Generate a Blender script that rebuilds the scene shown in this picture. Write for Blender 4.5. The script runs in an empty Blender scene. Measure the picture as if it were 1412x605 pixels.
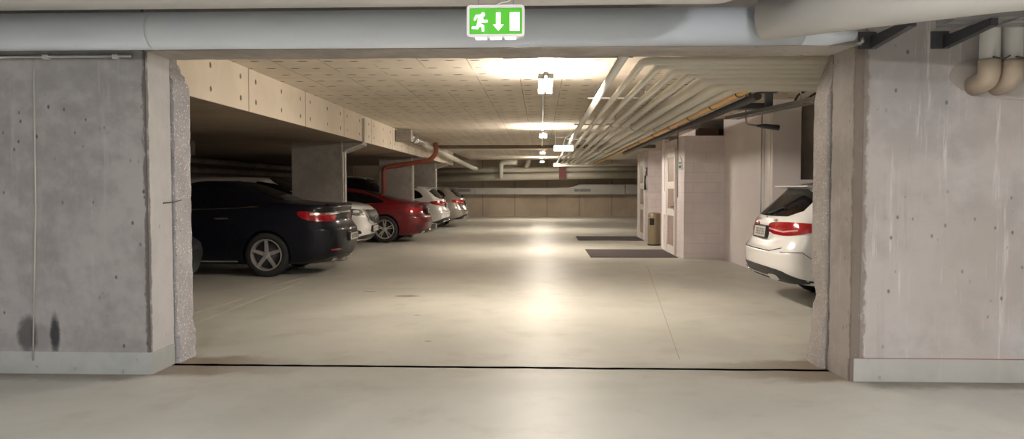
import bpy, bmesh, math, random
from mathutils import Vector, Matrix, noise
from mathutils.bvhtree import BVHTree
PI = math.pi
random.seed(7)
S = bpy.context.scene
COL = S.collection

# ------------------------------------------------------------------ materials
class G:
    """tiny node-graph helper"""
    def __init__(s, name):
        s.m = bpy.data.materials.new(name); s.m.use_nodes = True
        s.t = s.m.node_tree; s.N = s.t.nodes; s.L = s.t.links
        s.b = s.N['Principled BSDF']
        s.tc = s.N.new('ShaderNodeTexCoord').outputs['Object']
    def put(s, sock, v):
        if isinstance(v, bpy.types.NodeSocket): s.L.new(v, sock)
        elif isinstance(v, (tuple, list)) and len(v) == 3 and sock.type == 'RGBA': sock.default_value = (*v, 1)
        else: sock.default_value = v
    def M(s, op, a, b=None, c=None, clamp=False):
        n = s.N.new('ShaderNodeMath'); n.operation = op; n.use_clamp = clamp
        for i, v in enumerate((a, b, c)):
            if v is not None: s.put(n.inputs[i], v)
        return n.outputs[0]
    def xyz(s, v=None):
        n = s.N.new('ShaderNodeSeparateXYZ'); s.L.new(v or s.tc, n.inputs[0]); return n.outputs
    def scale(s, v3):
        n = s.N.new('ShaderNodeVectorMath'); n.operation = 'MULTIPLY'; s.L.new(s.tc, n.inputs[0]); n.inputs[1].default_value = v3
        return n.outputs[0]
    def noise(s, sc, det=4, rough=.55, vec=None, dist=0):
        n = s.N.new('ShaderNodeTexNoise'); s.L.new(vec or s.tc, n.inputs['Vector'])
        n.inputs['Scale'].default_value = sc; n.inputs['Detail'].default_value = det
        n.inputs['Roughness'].default_value = rough; n.inputs['Distortion'].default_value = dist
        return n.outputs[0]
    def voro(s, sc, vec=None, out=0):
        n = s.N.new('ShaderNodeTexVoronoi'); s.L.new(vec or s.tc, n.inputs['Vector']); n.inputs['Scale'].default_value = sc
        return n.outputs[out]
    def step(s, v, lo, hi):   # smooth map lo..hi -> 0..1
        n = s.N.new('ShaderNodeMapRange'); n.interpolation_type = 'SMOOTHSTEP'
        s.put(n.inputs[0], v); n.inputs[1].default_value = lo; n.inputs[2].default_value = hi
        return n.outputs[0]
    def mix(s, f, a, b, mode='MIX'):
        n = s.N.new('ShaderNodeMix'); n.data_type = 'RGBA'; n.blend_type = mode
        s.put(n.inputs[0], f); s.put(n.inputs[6], a); s.put(n.inputs[7], b); return n.outputs[2]
    def bump(s, h, st=.3, d=.01):
        n = s.N.new('ShaderNodeBump'); n.inputs['Strength'].default_value = st; n.inputs['Distance'].default_value = d
        s.L.new(h, n.inputs['Height']); s.L.new(n.outputs[0], s.b.inputs['Normal'])
    def fin(s, col=None, rough=None, metal=None, **k):
        if col is not None: s.put(s.b.inputs['Base Color'], col)
        if rough is not None: s.put(s.b.inputs['Roughness'], rough)
        if metal is not None: s.put(s.b.inputs['Metallic'], metal)
        for a, v in k.items(): s.put(s.b.inputs[a.replace('_', ' ')], v)
        return s.m

def plain(name, col, rough=.5, metal=0, var=.12, sc=6, **k):
    g = G(name); n = g.noise(sc, 3)
    lo = tuple(c*(1-var) for c in col); hi = tuple(min(1, c*(1+var)) for c in col)
    return g.fin(g.mix(n, lo, hi), rough, metal, **k)
def emit(name, col, st):
    g = G(name); g.fin((.8, .8, .8), .4)
    g.put(g.b.inputs['Emission Color'], col); g.b.inputs['Emission Strength'].default_value = st
    return g.m
def concrete(name, a, b, pits=.6, streak=.0, rough=.85, smudge=None, warm=None, speck=0, edge=None):
    g = G(name)
    n = g.noise(.9, 6, .62, dist=.4); n2 = g.noise(7, 5, .6)
    f = g.step(g.M('ADD', g.M('MULTIPLY', n, .7), g.M('MULTIPLY', n2, .3)), .40, .60)
    col = g.mix(f, a, b)
    if warm:
        col = g.mix(g.step(g.noise(.5, 3, vec=g.scale((1.3, 1, .8))), .45, .7), col, warm)
    x, y, z = g.xyz()
    if streak:
        sv = g.scale((9, 9, .55)); st = g.noise(1.6, 5, .7, vec=sv)
        m = g.M('MULTIPLY', g.step(st, .56, .72), streak)
        col = g.mix(m, col, tuple(min(1, c*1.35) for c in b))
        st2 = g.noise(1.1, 4, .6, vec=g.scale((5, 5, .4)))
        col = g.mix(g.M('MULTIPLY', g.step(st2, .58, .75), streak*.6), col, tuple(c*.72 for c in a))
    if pits:
        p = g.voro(11, vec=g.scale((1, 1, .62))); big = g.noise(1.7, 2)
        pm = g.M('MULTIPLY', g.M('SUBTRACT', 1, g.step(p, .06, .14)), g.step(big, .38, .55))
        col = g.mix(g.M('MULTIPLY', pm, pits), col, tuple(c*.3 for c in a))
        g.bump(g.M('SUBTRACT', g.M('MULTIPLY', n2, .3), pm), .5, .006)
    if speck:
        v = g.voro(38); col = g.mix(g.M('MULTIPLY', g.M('SUBTRACT', 1, g.step(v, .12, .3)), speck), col, (.92, .9, .9))
        v2 = g.voro(23); col = g.mix(g.M('MULTIPLY', g.M('SUBTRACT', 1, g.step(v2, .1, .26)), speck*.7), col, tuple(c*.5 for c in a))
        g.bump(g.noise(40, 4, .7), .8, .01)
    if edge:
        for ax, p0, wd, c_, st in edge:
            dd = g.M('ABSOLUTE', g.M('SUBTRACT', (x, y, z)[ax], p0))
            e = g.M('SUBTRACT', 1, g.step(g.M('ADD', g.M('DIVIDE', dd, wd), g.M('MULTIPLY', g.noise(16, 4, .75, vec=g.scale((1, 1, .45))), 1.5)), .95, 1.35))
            col = g.mix(g.M('MULTIPLY', e, st), col, c_)
    if smudge:
        for (sx, sz, rx, rz, st) in smudge:
            dx = g.M('POWER', g.M('ABSOLUTE', g.M('DIVIDE', g.M('SUBTRACT', x, sx), rx)), 2)
            dz = g.M('POWER', g.M('ABSOLUTE', g.M('DIVIDE', g.M('SUBTRACT', z, sz), rz)), 2)
            d = g.M('ADD', g.M('ADD', dx, dz), g.M('MULTIPLY', g.noise(9, 4, .7), 1.1))
            col = g.mix(g.M('MULTIPLY', g.M('SUBTRACT', 1, g.step(d, .8, 1.7)), st), col, (.03, .03, .035))
    return g.fin(col, rough)

def floor_mat():
    g = G('epoxy_floor')
    n = g.noise(.45, 5, .6, dist=.6); n2 = g.noise(2.2, 5, .62)
    col = g.mix(g.step(n, .35, .66), (.47, .465, .415), (.56, .55, .495))
    col = g.mix(g.M('MULTIPLY', g.step(n2, .5, .72), .35), col, (.34, .31, .25))
    x, y, z = g.xyz()
    # brown grime along the expansion joint and at the feet of the jambs
    d = g.M('ABSOLUTE', g.M('SUBTRACT', y, 5.75)); nn = g.noise(3.5, 4, .65)
    ex = g.step(g.M('ABSOLUTE', g.M('SUBTRACT', x, -.35)), 1.3, 2.6)
    w = g.M('ADD', g.M('MULTIPLY', nn, .42), g.M('MULTIPLY', ex, .12))
    gm = g.M('SUBTRACT', 1, g.step(g.M('SUBTRACT', d, w), -.08, .1))
    col = g.mix(g.M('MULTIPLY', gm, g.M('ADD', .08, g.M('MULTIPLY', ex, .8))), col, (.17, .12, .075))
    ax_ = g.step(g.M('ABSOLUTE', g.M('SUBTRACT', x, -.33)), 2.45, 2.75)
    gp = g.M('SUBTRACT', 1, g.step(g.M('SUBTRACT', g.M('ABSOLUTE', g.M('SUBTRACT', y, 5.42)), g.M('MULTIPLY', g.noise(4, 5, .7), .36)), -.12, .06))
    col = g.mix(g.M('MULTIPLY', g.M('MULTIPLY', gp, ax_), .75), col, (.17, .135, .095))
    # a few oil spots
    for (sx, sy, rx, ry) in ((-1.72, 9.6, .2, .13), (-1.35, 8.15, .05, .03), (-1.02, 6.75, .04, .03), (-2.3, 10.0, .12, .06)):
        dx = g.M('POWER', g.M('DIVIDE', g.M('SUBTRACT', x, sx), rx), 2)
        dy = g.M('POWER', g.M('DIVIDE', g.M('SUBTRACT', y, sy), ry), 2)
        dd = g.M('ADD', g.M('ADD', dx, dy), g.M('MULTIPLY', g.noise(14, 3, .7), 1.2))
        col = g.mix(g.M('MULTIPLY', g.M('SUBTRACT', 1, g.step(dd, .7, 1.6)), .7), col, (.08, .065, .05))
    r = g.M('ADD', .33, g.M('MULTIPLY', g.noise(3, 5, .65), .22))
    g.bump(g.noise(1.6, 3), .12, .02)
    return g.fin(col, r, 0, Specular_IOR_Level=.6)

def ceiling_mat(name, a, b, beam=False):
    g = G(name); x, y, z = g.xyz()
    n = g.noise(1.1, 6, .62); n2 = g.noise(9, 4, .6)
    col = g.mix(g.step(n, .35, .65), a, b)
    def seam(v, p, w, off=0):
        q = g.M('ABSOLUTE', g.M('SUBTRACT', g.M('FRACT', g.M('DIVIDE', g.M('ADD', v, off), p)), .5))
        return g.M('SUBTRACT', 1, g.step(g.M('MULTIPLY', q, p), 0, w))
    # board seams
    if beam:
        tt = g.M('MODULO', g.M('SUBTRACT', y, 4.4), 2.1)
        sm = g.M('SUBTRACT', 1, g.step(g.M('MINIMUM', tt, g.M('SUBTRACT', 2.1, tt)), .004, .022))
        ru, rv, pu = .034, .028, .24
        mu = g.M('SUBTRACT', g.M('MULTIPLY', g.M('FRACT', g.M('DIVIDE', g.M('SUBTRACT', z, 2.275), pu)), pu), pu/2)
        mv = None
        for q in (.22, 1.1, 1.87):
            a_ = g.M('ABSOLUTE', g.M('SUBTRACT', tt, q)); mv = a_ if mv is None else g.M('MINIMUM', mv, a_)
    else:
        sm = g.M('MAXIMUM', seam(x, .53, .009), seam(y, 2.1, .014, .1))
        ru, rv, pu, pv = .06, .028, .2650, .5
        mu = g.M('SUBTRACT', g.M('MULTIPLY', g.M('FRACT', g.M('DIVIDE', g.M('ADD', x, g.M('MULTIPLY', g.noise(3, 1), .12)), pu)), pu), pu/2)
        mv = g.M('SUBTRACT', g.M('MULTIPLY', g.M('FRACT', g.M('DIVIDE', g.M('ADD', y, g.M('MULTIPLY', g.noise(.8, 1), .2)), pv)), pv), pv/2)
    if not beam: sm = g.M('MULTIPLY', sm, g.step(g.noise(1.3, 2), .34, .52))
    col = g.mix(g.M('MULTIPLY', sm, .75), col, (.1, .075, .05))
    d = g.M('ADD', g.M('POWER', g.M('DIVIDE', mu, ru), 2), g.M('POWER', g.M('DIVIDE', mv, rv), 2))
    d = g.M('ADD', d, g.M('MULTIPLY', n2, .9))
    mk = g.M('MULTIPLY', g.M('SUBTRACT', 1, g.step(d, .95, 1.5)), g.step(g.noise(2.3, 2), .30, .42))
    col = g.mix(g.M('MULTIPLY', mk, .9), col, (.1, .08, .06))
    g.bump(g.M('SUBTRACT', g.M('MULTIPLY', n2, .3), mk), .5, .01)
    return g.fin(col, .9)

def block_mat():
    g = G('painted_blockwork'); x, y, z = g.xyz()
    v = g.M('ADD', x, y)
    def seam(v, p, w):
        q = g.M('ABSOLUTE', g.M('SUBTRACT', g.M('FRACT', g.M('DIVIDE', v, p)), .5))
        return g.M('SUBTRACT', 1, g.step(g.M('MULTIPLY', q, p), .001, w))
    row = g.M('FLOOR', g.M('DIVIDE', g.M('ADD', z, .1), .2))
    off = g.M('MULTIPLY', g.M('MODULO', row, 2), .25)
    s = g.M('MAXIMUM', seam(g.M('ADD', z, 0), .2, .009), seam(g.M('ADD', v, off), .5, .009))
    col = g.mix(g.step(g.noise(1.5, 4), .35, .65), (.70, .63, .64), (.78, .71, .72))
    col = g.mix(g.M('MULTIPLY', s, g.M('MULTIPLY', g.noise(2, 3), .6)), col, (.42, .35, .36))
    g.bump(g.M('SUBTRACT', 1, s), .4, .004)
    return g.fin(col, .6)

def back_wall_mat():
    g = G('back_wall_concrete'); x, y, z = g.xyz()
    col = g.mix(g.step(g.noise(.6, 5, .6), .35, .65), (.42, .35, .27), (.54, .46, .36))
    q = g.M('ABSOLUTE', g.M('SUBTRACT', g.M('FRACT', g.M('DIVIDE', g.M('ADD', x, .5), 1.6)), .5))
    s = g.M('SUBTRACT', 1, g.step(g.M('MULTIPLY', q, 1.6), .01, .035))
    col = g.mix(g.M('MULTIPLY', s, .5), col, (.13, .1, .075))
    q2 = g.M('ABSOLUTE', g.M('SUBTRACT', g.M('FRACT', g.M('DIVIDE', g.M('ADD', x, 2.8), 3.25)), .5))
    s2 = g.M('MULTIPLY', g.M('SUBTRACT', 1, g.step(g.M('MULTIPLY', q2, 3.25), .02, .12)), g.step(g.noise(1.5, 3), .3, .6))
    col = g.mix(g.M('MULTIPLY', s2, .6), col, (.5, .45, .36))
    return g.fin(col, .85)

M = {}
M['floor'] = floor_mat()
M['ceil'] = ceiling_mat('board_marked_ceiling', (.60, .53, .44), (.69, .615, .515))
M['beam'] = ceiling_mat('board_marked_beam', (.62, .545, .445), (.70, .62, .515), True)
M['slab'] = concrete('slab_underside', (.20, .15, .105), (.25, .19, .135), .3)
M['wall_l'] = concrete('grey_front_concrete', (.265, .255, .25), (.385, .37, .36), .9, .3, edge=((0, -2.9, .05, (.09, .075, .065), .8),),
                       smudge=((-3.83, .29, .085, .16, .75), (-3.62, .29, .045, .17, .95), (-3.72, .27, .10, .12, .3)))
M['wall_r'] = concrete('pale_front_concrete', (.39, .365, .355), (.555, .525, .51), .75, .7, warm=(.47, .42, .38), edge=((0, 2.28, .07, (.20, .165, .13), .8),))
M['reveal'] = concrete('smooth_reveal_concrete', (.50, .485, .475), (.57, .555, .545), .3, .1, edge=((1, 5.45, .05, (.16, .13, .115), .8), (1, 5.81, .03, (.12, .1, .09), .8)))
M['reveal_r'] = concrete('stained_reveal_concrete', (.31, .275, .245), (.41, .37, .335), .4, .35, edge=((1, 5.45, .065, (.17, .13, .10), .8), (1, 5.81, .05, (.10, .08, .06), .9)))
M['rough'] = concrete('hammered_concrete', (.38, .365, .37), (.50, .485, .49), 0, 0, speck=.8)
M['rough_r'] = concrete('hammered_brown_concrete', (.33, .295, .265), (.43, .39, .36), 0, 0, speck=.4)
M['lintel'] = concrete('lintel_concrete', (.33, .295, .27), (.44, .405, .375), .5, .1)
M['plinth'] = concrete('grey_green_plinth_paint', (.38, .405, .39), (.45, .47, .455), .35, .1, rough=.55)
M['plinth_r'] = concrete('pale_plinth_paint', (.43, .43, .40), (.50, .50, .465), .35, .15, rough=.55)
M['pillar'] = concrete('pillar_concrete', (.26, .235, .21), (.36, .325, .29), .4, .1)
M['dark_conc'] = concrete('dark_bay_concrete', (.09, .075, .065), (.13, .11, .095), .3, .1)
M['soffit'] = concrete('front_ceiling_concrete', (.3, .29, .28), (.36, .35, .34), .2)
M['block'] = block_mat()
M['white_wall'] = plain('white_painted_wall', (.78, .72, .72), .6, var=.07, sc=1.3)
M['back'] = back_wall_mat()
M['pvc'] = plain('blue_grey_pipe_plastic', (.72, .78, .86), .28, var=.04, sc=2)
M['pvc_warm'] = plain('warm_grey_pipe_plastic', (.58, .565, .54), .35, var=.04, sc=2)  # grey plastic like pvc, with the branch's warmer light painted into its colour
M['pvc_light'] = plain('pale_pipe_plastic', (.52, .50, .46), .35, var=.05, sc=3)
M['pipe_paint'] = plain('cream_painted_pipe', (.60, .575, .50), .38, var=.08, sc=3)
M['pipe_white'] = plain('glossy_white_pipe', (.74, .72, .66), .25, var=.05, sc=3)
M['pipe_yellow'] = plain('ochre_yellow_pipe', (.78, .46, .14), .4, var=.12, sc=4)
M['elbow'] = plain('tan_pipe_elbow', (.43, .35, .26), .4, var=.12, sc=4)
M['pipe_red'] = plain('red_oxide_pipe', (.30, .075, .04), .45, var=.15, sc=5)
M['mortar'] = concrete('patched_mortar', (.38, .34, .305), (.47, .43, .39), .4, 0)
M['steel'] = plain('galvanised_steel', (.5, .5, .5), .38, .85, var=.2, sc=8)
M['duct'] = plain('zinc_sheet_duct', (.50, .49, .46), .5, .3, var=.12, sc=2)
M['foil'] = plain('foil_wrap', (.75, .73, .7), .25, .9, var=.2, sc=20)
M['dark_steel'] = plain('dark_steel', (.1, .1, .11), .5, .5, var=.3)
M['black'] = plain('black_plastic', (.012, .012, .013), .45, var=.3)
M['rubber'] = plain('tyre_rubber', (.018, .018, .018), .8, var=.3, sc=30)
M['joint'] = plain('joint_filler', (.05, .035, .028), .95, var=.6, sc=9)
M['line'] = plain('worn_line_paint', (.56, .53, .46), .4, var=.12, sc=9)
M['gutter'] = plain('gutter_line', (.17, .145, .1), .7, var=.4, sc=3)
M['mat'] = plain('brown_ribbed_mat', (.055, .044, .045), .95, var=.35, sc=22)
M['tube'] = emit('fluorescent_tube', (1, .895, .775), 155)
M['tube_near'] = emit('added_neutral_tube', (1, .975, .97), 215)
M['white_plastic'] = plain('white_plastic', (.75, .74, .73), .35, var=.04)
M['lamp_case'] = plain('luminaire_casing', (.6, .58, .54), .4, var=.04)
M['sign_green'] = emit('green_lit_panel', (.10, .62, .01), .32)
M['sign_green'].node_tree.nodes['Principled BSDF'].inputs['Base Color'].default_value = (.02, .16, .01, 1)
M['sign_white'] = emit('white_lit_panel', (1, 1, .95), .6)
M['sign_dim'] = emit('cyan_white_lit_panel', (.75, 1, .92), .8)
M['frame_white'] = plain('white_door_frame', (.78, .74, .70), .4, var=.04)
g_ = G('interior_glass'); M['door_glass'] = g_.fin(g_.mix(g_.noise(2.5, 2), (.24, .16, .13), (.42, .33, .29)), .4)
M['bin'] = plain('beige_bin_metal', (.27, .22, .14), .4, .3, var=.1)
M['sign_card'] = plain('sign_card_white', (.6, .65, .6), .5)
M['sign_ink'] = plain('sign_ink_green', (.02, .13, .07), .5)
M['maroon'] = plain('maroon_sleeve', (.16, .05, .05), .6, var=.2)
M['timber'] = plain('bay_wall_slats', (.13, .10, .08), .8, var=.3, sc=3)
M['roller'] = plain('dark_panel', (.055, .052, .055), .7, var=.3)
# car materials
def paint(name, c, metal=0, rough=.28, coat=1, spec=.5):
    g = G(name); return g.fin(g.mix(g.noise(3, 2), tuple(x*.96 for x in c), c), rough, metal, Coat_Weight=coat, Coat_Roughness=.03, Specular_IOR_Level=spec)
M['p_blueblack'] = paint('midnight_car_paint', (.006, .0065, .011), .0, .5, .35, .12)
M['p_red'] = paint('deep_red_car_paint', (.13, .005, .008), .1, .45, .6, .3)
M['p_white'] = paint('white_car_paint', (.78, .77, .75))
M['p_silver'] = paint('silver_car_paint', (.40, .37, .33), .75)
M['p_grey'] = paint('slate_grey_car_paint', (.05, .054, .06), .2, .4, .5, .3)
M['p_dark'] = paint('black_car_paint', (.012, .01, .01), .2)
M['glass'] = plain('dark_tinted_glass', (.006, .006, .008), .05, var=.1, Specular_IOR_Level=.6)
M['chrome'] = plain('chrome', (.75, .75, .74), .15, 1, var=.05)
M['lens_red'] = plain('red_light_lens', (.30, .006, .010), .12, var=.5, sc=14, Coat_Weight=1.0)
M['lens_clear'] = plain('clear_light_lens', (.22, .22, .23), .1, .5, var=.6, sc=25)
M['lens_pale'] = plain('pale_pink_light_lens', (.62, .32, .32), .15, var=.2, sc=14)
M['plate'] = plain('pale_number_plate', (.50, .48, .44), .5, var=.06, sc=20)
M['plate_ink'] = plain('plate_characters', (.10, .095, .09), .6)
M['alloy'] = plain('alloy_wheel_metal', (.42, .40, .38), .3, .4, var=.1)
M['trim_dark'] = plain('unpainted_trim', (.022, .022, .024), .5, var=.2)
M['rail'] = plain('satin_rail', (.62, .60, .57), .5, 0)
M['seam'] = plain('panel_gap', (.004, .004, .004), .9)

# ------------------------------------------------------------------ mesh helpers
def bx(bm, x0, x1, y0, y1, z0, z1, mi=0):
    v = [bm.verts.new(p) for p in ((x0,y0,z0),(x1,y0,z0),(x1,y1,z0),(x0,y1,z0),(x0,y0,z1),(x1,y0,z1),(x1,y1,z1),(x0,y1,z1))]
    for q in ((3,2,1,0),(4,5,6,7),(0,1,5,4),(1,2,6,5),(2,3,7,6),(3,0,4,7)):
        f = bm.faces.new([v[i] for i in q]); f.material_index = mi
    return bm
def box(*a, bev=0):
    bm = bx(bmesh.new(), *a)
    if bev: bmesh.ops.bevel(bm, geom=bm.edges[:], offset=bev, segments=2, affect='EDGES', profile=.5)
    return bm
def rough_box(x0, x1, y0, y1, z0, z1, step, amp, fn=None):
    bm = box(x0, x1, y0, y1, z0, z1)
    for ax, (lo, hi) in enumerate(((x0, x1), (y0, y1), (z0, z1))):
        n = int((hi-lo)/step)
        for k in range(1, min(n, 90)):
            co = [0, 0, 0]; co[ax] = lo + (hi-lo)*k/min(n, 90); no = [0, 0, 0]; no[ax] = 1
            bmesh.ops.bisect_plane(bm, geom=bm.verts[:]+bm.edges[:]+bm.faces[:], plane_co=co, plane_no=no)
    for v in bm.verts:
        n = noise.noise_vector(v.co*9)*amp + noise.noise_vector(v.co*31)*amp*.6
        v.co += n
        if fn: fn(v)
    return bm
def smooth_path(pts, r, n=6):
    pts = [Vector(p) for p in pts]; out = [pts[0]]
    for i in range(1, len(pts)-1):
        a, b, c = pts[i-1], pts[i], pts[i+1]
        d1 = (a-b); d2 = (c-b); l = min(r, d1.length*.49, d2.length*.49)
        p, q = b + d1.normalized()*l, b + d2.normalized()*l
        for k in range(n+1):
            t = k/n; out.append(p*(1-t)**2 + b*2*t*(1-t) + q*t*t)
    out.append(pts[-1]); return out
def tube(bm, pts, r, seg=20, bend=0, cap=True, mi=0):
    if bend: pts = smooth_path(pts, bend)
    pts = [Vector(p) for p in pts]; rings = []
    t0 = (pts[1]-pts[0]).normalized()
    up = Vector((0, 0, 1)) if abs(t0.z) < .9 else Vector((1, 0, 0))
    u = t0.cross(up).normalized()
    for i, p in enumerate(pts):
        a = (pts[i]-pts[i-1]).normalized() if i else t0
        b = (pts[i+1]-pts[i]).normalized() if i < len(pts)-1 else a
        t = (a+b).normalized(); u = (u - t*u.dot(t)).normalized(); w = t.cross(u)
        rr = r[i] if isinstance(r, (list, tuple)) else r
        rings.append([bm.verts.new(p + (u*math.cos(2*PI*k/seg) + w*math.sin(2*PI*k/seg))*rr) for k in range(seg)])
    for i in range(len(rings)-1):
        for k in range(seg):
            f = bm.faces.new((rings[i][k], rings[i][(k+1) % seg], rings[i+1][(k+1) % seg], rings[i+1][k])); f.smooth = True; f.material_index = mi
    if cap:
        bm.faces.new(rings[0][::-1]).material_index = mi; bm.faces.new(rings[-1]).material_index = mi
    return bm
def lathe(bm, prof, axis='Z', seg=40, c=(0,0,0), mi=0, closed=False):
    rings = []
    for r, h in prof:
        ring = []
        for k in range(seg):
            a = 2*PI*k/seg; x, y = r*math.cos(a), r*math.sin(a)
            p = (x, y, h) if axis == 'Z' else (x, h, y) if axis == 'Y' else (h, x, y)
            ring.append(bm.verts.new(Vector(p)+Vector(c)))
        rings.append(ring)
    n = len(rings)
    for i in range(n if closed else n-1):
        A, B = rings[i], rings[(i+1) % n]
        for k in range(seg):
            f = bm.faces.new((A[k], A[(k+1) % seg], B[(k+1) % seg], B[k])); f.smooth = True; f.material_index = mi
    return bm
def prism(bm, poly, plane, d0, d1, mi=0):
    """extrude a 2D polygon; plane 'XZ' (depth along Y), 'YZ' (along X), 'XY' (along Z)"""
    def P(u, v, d): return (u, d, v) if plane == 'XZ' else (d, u, v) if plane == 'YZ' else (u, v, d)
    a = [bm.verts.new(P(u, v, d0)) for u, v in poly]; b = [bm.verts.new(P(u, v, d1)) for u, v in poly]
    n = len(poly)
    fs = [bm.faces.new(a[::-1]), bm.faces.new(b)]
    for i in range(n): fs.append(bm.faces.new((a[i], a[(i+1) % n], b[(i+1) % n], b[i])))
    for f in fs: f.material_index = mi
    return bm
def rrect(cx, cy, w, h, r, n=5):
    out = []
    for (sx, sy, a0) in ((1, 1, 0), (-1, 1, 90), (-1, -1, 180), (1, -1, 270)):
        for k in range(n+1):
            a = math.radians(a0 + 90*k/n)
            out.append((cx+sx*(w/2-r)+r*math.cos(a), cy+sy*(h/2-r)+r*math.sin(a)))
    return out
def obj(name, bm, mat, parent=None, loc=None, smooth=None):
    bmesh.ops.recalc_face_normals(bm, faces=bm.faces[:])
    me = bpy.data.meshes.new(name); bm.to_mesh(me); bm.free()
    for m in (mat if isinstance(mat, (list, tuple)) else [mat]): me.materials.append(m)
    if smooth is not None:
        me.shade_smooth(); me.set_sharp_from_angle(angle=math.radians(smooth))
    o = bpy.data.objects.new(name, me); COL.objects.link(o)
    if loc is not None:      # put the origin of a world-space mesh at its base
        me.transform(Matrix.Translation(-Vector(loc))); o.location = loc
    if parent: o.parent = parent
    return o
def tag(o, label, cat, group=None, kind=None):
    o['label'] = label; o['category'] = cat
    if group: o['group'] = group
    if kind: o['kind'] = kind
    return o
def struct(name, bm, mat, parent=None, **k):
    o = obj(name, bm, mat, parent, **k)
    if not parent: o['kind'] = 'structure'
    return o
def thing(name, label, cat, loc=(0,0,0), rz=0, group=None):
    o = bpy.data.objects.new(name, None); COL.objects.link(o)
    o.location = loc; o.rotation_euler = (0, 0, rz); o.empty_display_size = .2
    return tag(o, label, cat, group)
def dup(root, loc, label=None, rz=None):
    r = root.copy(); COL.objects.link(r); r.location = loc
    if rz is not None: r.rotation_euler = (0, 0, rz)
    if label: r['label'] = label
    for ch in list(root.children):
        c = ch.copy(); COL.objects.link(c); c.parent = r
        for g in list(ch.children):
            d = g.copy(); COL.objects.link(d); d.parent = c
    return r

# ------------------------------------------------------------------ room
YF, YJ, YB = 5.45, 5.80, 6.10        # front face of wall, joint, rear face
XL, XR = -2.90, 2.24                 # jambs of the opening
struct('floor', box(-9.6, 8.4, -6, 38.3, -.25, 0), M['floor'])
# opening wall, two leaves with an expansion joint between
struct('wall_front_left', box(-9.6, XL, YF, YJ, 0, 3.0), [M['wall_l']])
struct('wall_front_right', box(XR+.04, 8.4, YF, YJ, 0, 3.0), M['wall_r'])
# smooth jamb linings (the paler faces that look into the opening)
struct('trim_1', box(XL-.004, XL+.012, YF+.012, YJ, .0, 2.40), M['reveal'])
bm = box(XR-.02, XR+.04, YF+.004, YJ, 0, 2.40)
for v in bm.verts:
    if v.co.y > 5.7 and v.co.x < XR+.01: v.co.x -= .03
struct('trim_2', bm, M['reveal_r'])
struct('wall_front_lintel', box(XL, XR+.04, YF, YJ, 2.385, 3.0), M['lintel'])
def chipL(v):
    if v.co.x > -3.0 and v.co.z > 2.2: v.co.x -= (v.co.z-2.2)*.45 + .03*noise.noise(v.co*25)
    if v.co.x > -3.0 and v.co.z < .35: v.co.x += .012*noise.noise(v.co*20)+.02*(v.co.z < .22)
def chipR(v):
    if v.co.x < 2.3 and v.co.z > 2.05: v.co.x += (v.co.z-2.05)**1.5*.5
    if v.co.x < 2.3 and .35 < v.co.z < .7: v.co.x += .04*math.sin((v.co.z-.35)/.35*PI)*(.7+.6*noise.noise(v.co*12))
    if v.co.x < 2.3 and v.co.z < .25: v.co.x -= (.25-v.co.z)*.12
struct('wall_middle_left', rough_box(-3.4, XL+.025, YJ+.03, YB, 0, 2.46, .035, .007, chipL), M['rough'], smooth=40)
struct('wall_middle_right', rough_box(XR-.075, 2.8, YJ+.03, YB, 0, 2.46, .035, .007, chipR), M['rough_r'], smooth=40)
struct('wall_middle_far_left', box(-9.6, -3.39, YJ+.03, YB, 0, 3.0), M['pillar'])
struct('wall_middle_far_right', box(2.79, 8.4, YJ+.03, YB, 0, 3.0), M['pillar'])
struct('wall_middle_lintel', rough_box(-3.4, 2.8, YJ+.03, YB, 2.43, 3.0, .07, .006), M['lintel'], smooth=40)
struct('trim_3', box(-9.6, 8.4, YJ, YJ+.03, 0, 2.99), M['joint'])
# cut the joint open over the passage: strip only behind the jambs and lintel
bpy.data.objects.remove(bpy.data.objects['trim_3'])
struct('trim_3', box(-9.6, XL-.01, YJ, YJ+.03, 0, 2.99), M['joint'])
struct('trim_4', box(XR+.0, 8.4, YJ, YJ+.03, 0, 2.99), M['joint'])
struct('trim_5', box(XL-.01, XR, YJ, YJ+.03, 2.41, 2.99), M['joint'])
bm = bmesh.new()                       # dark joint across the floor, slightly wavy
n = 120; top = []
for k in range(n+1):
    x = XL + (XR-XL)*k/n; w = .026+.009*noise.noise(Vector((x*6, 0, 0))); y = 5.765+.012*noise.noise(Vector((x*3, 4, 0)))
    top.append((bm.verts.new((x, y-w, .002)), bm.verts.new((x, y+w, .002))))
for a, b in zip(top, top[1:]): bm.faces.new((a[0], b[0], b[1], a[1]))
bmesh.ops.solidify(bm, geom=bm.faces[:], thickness=.004)
struct('trim_6', bm, M['joint'])
# painted plinths
struct('baseboard_front_left', box(-9.6, XL, YF-.006, YF+.0, 0, .165), M['plinth'])
struct('baseboard_front_right', box(XR-.0, 8.4, YF-.006, YF, 0, .165), M['plinth_r'])
struct('baseboard_reveal_left', box(XL-.0, XL+.018, YF-.006, YJ-.005, 0, .165), M['plinth'])
bm = bmesh.new(); prism(bm, [(XR-.024, YF+.0), (XR+.01, YF), (XR+.01, YJ-.004), (XR-.056, YJ-.004)], 'XY', 0, .16)
struct('baseboard_reveal_right', bm, M['reveal_r'])
# red chalk line over the right plinth
struct('trim_7', box(XR+.05, 8.4, YF-.002, YF, .166, .170), plain('red_chalk_line', (.33, .09, .07), .8))
# front room shell
struct('ceiling_front', box(-9.6, 8.4, -6, YB, 3.0, 3.2), M['soffit'])
struct('wall_rear', box(-9.6, 8.4, -6.2, -6, 0, 3.0), M['wall_r'])
struct('wall_front_room_left', box(-9.8, -9.6, -6, YF, 0, 3.0), M['wall_l'])
struct('wall_front_room_right', box(8.4, 8.6, -6, YF, 0, 3.0), M['wall_r'])
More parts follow.
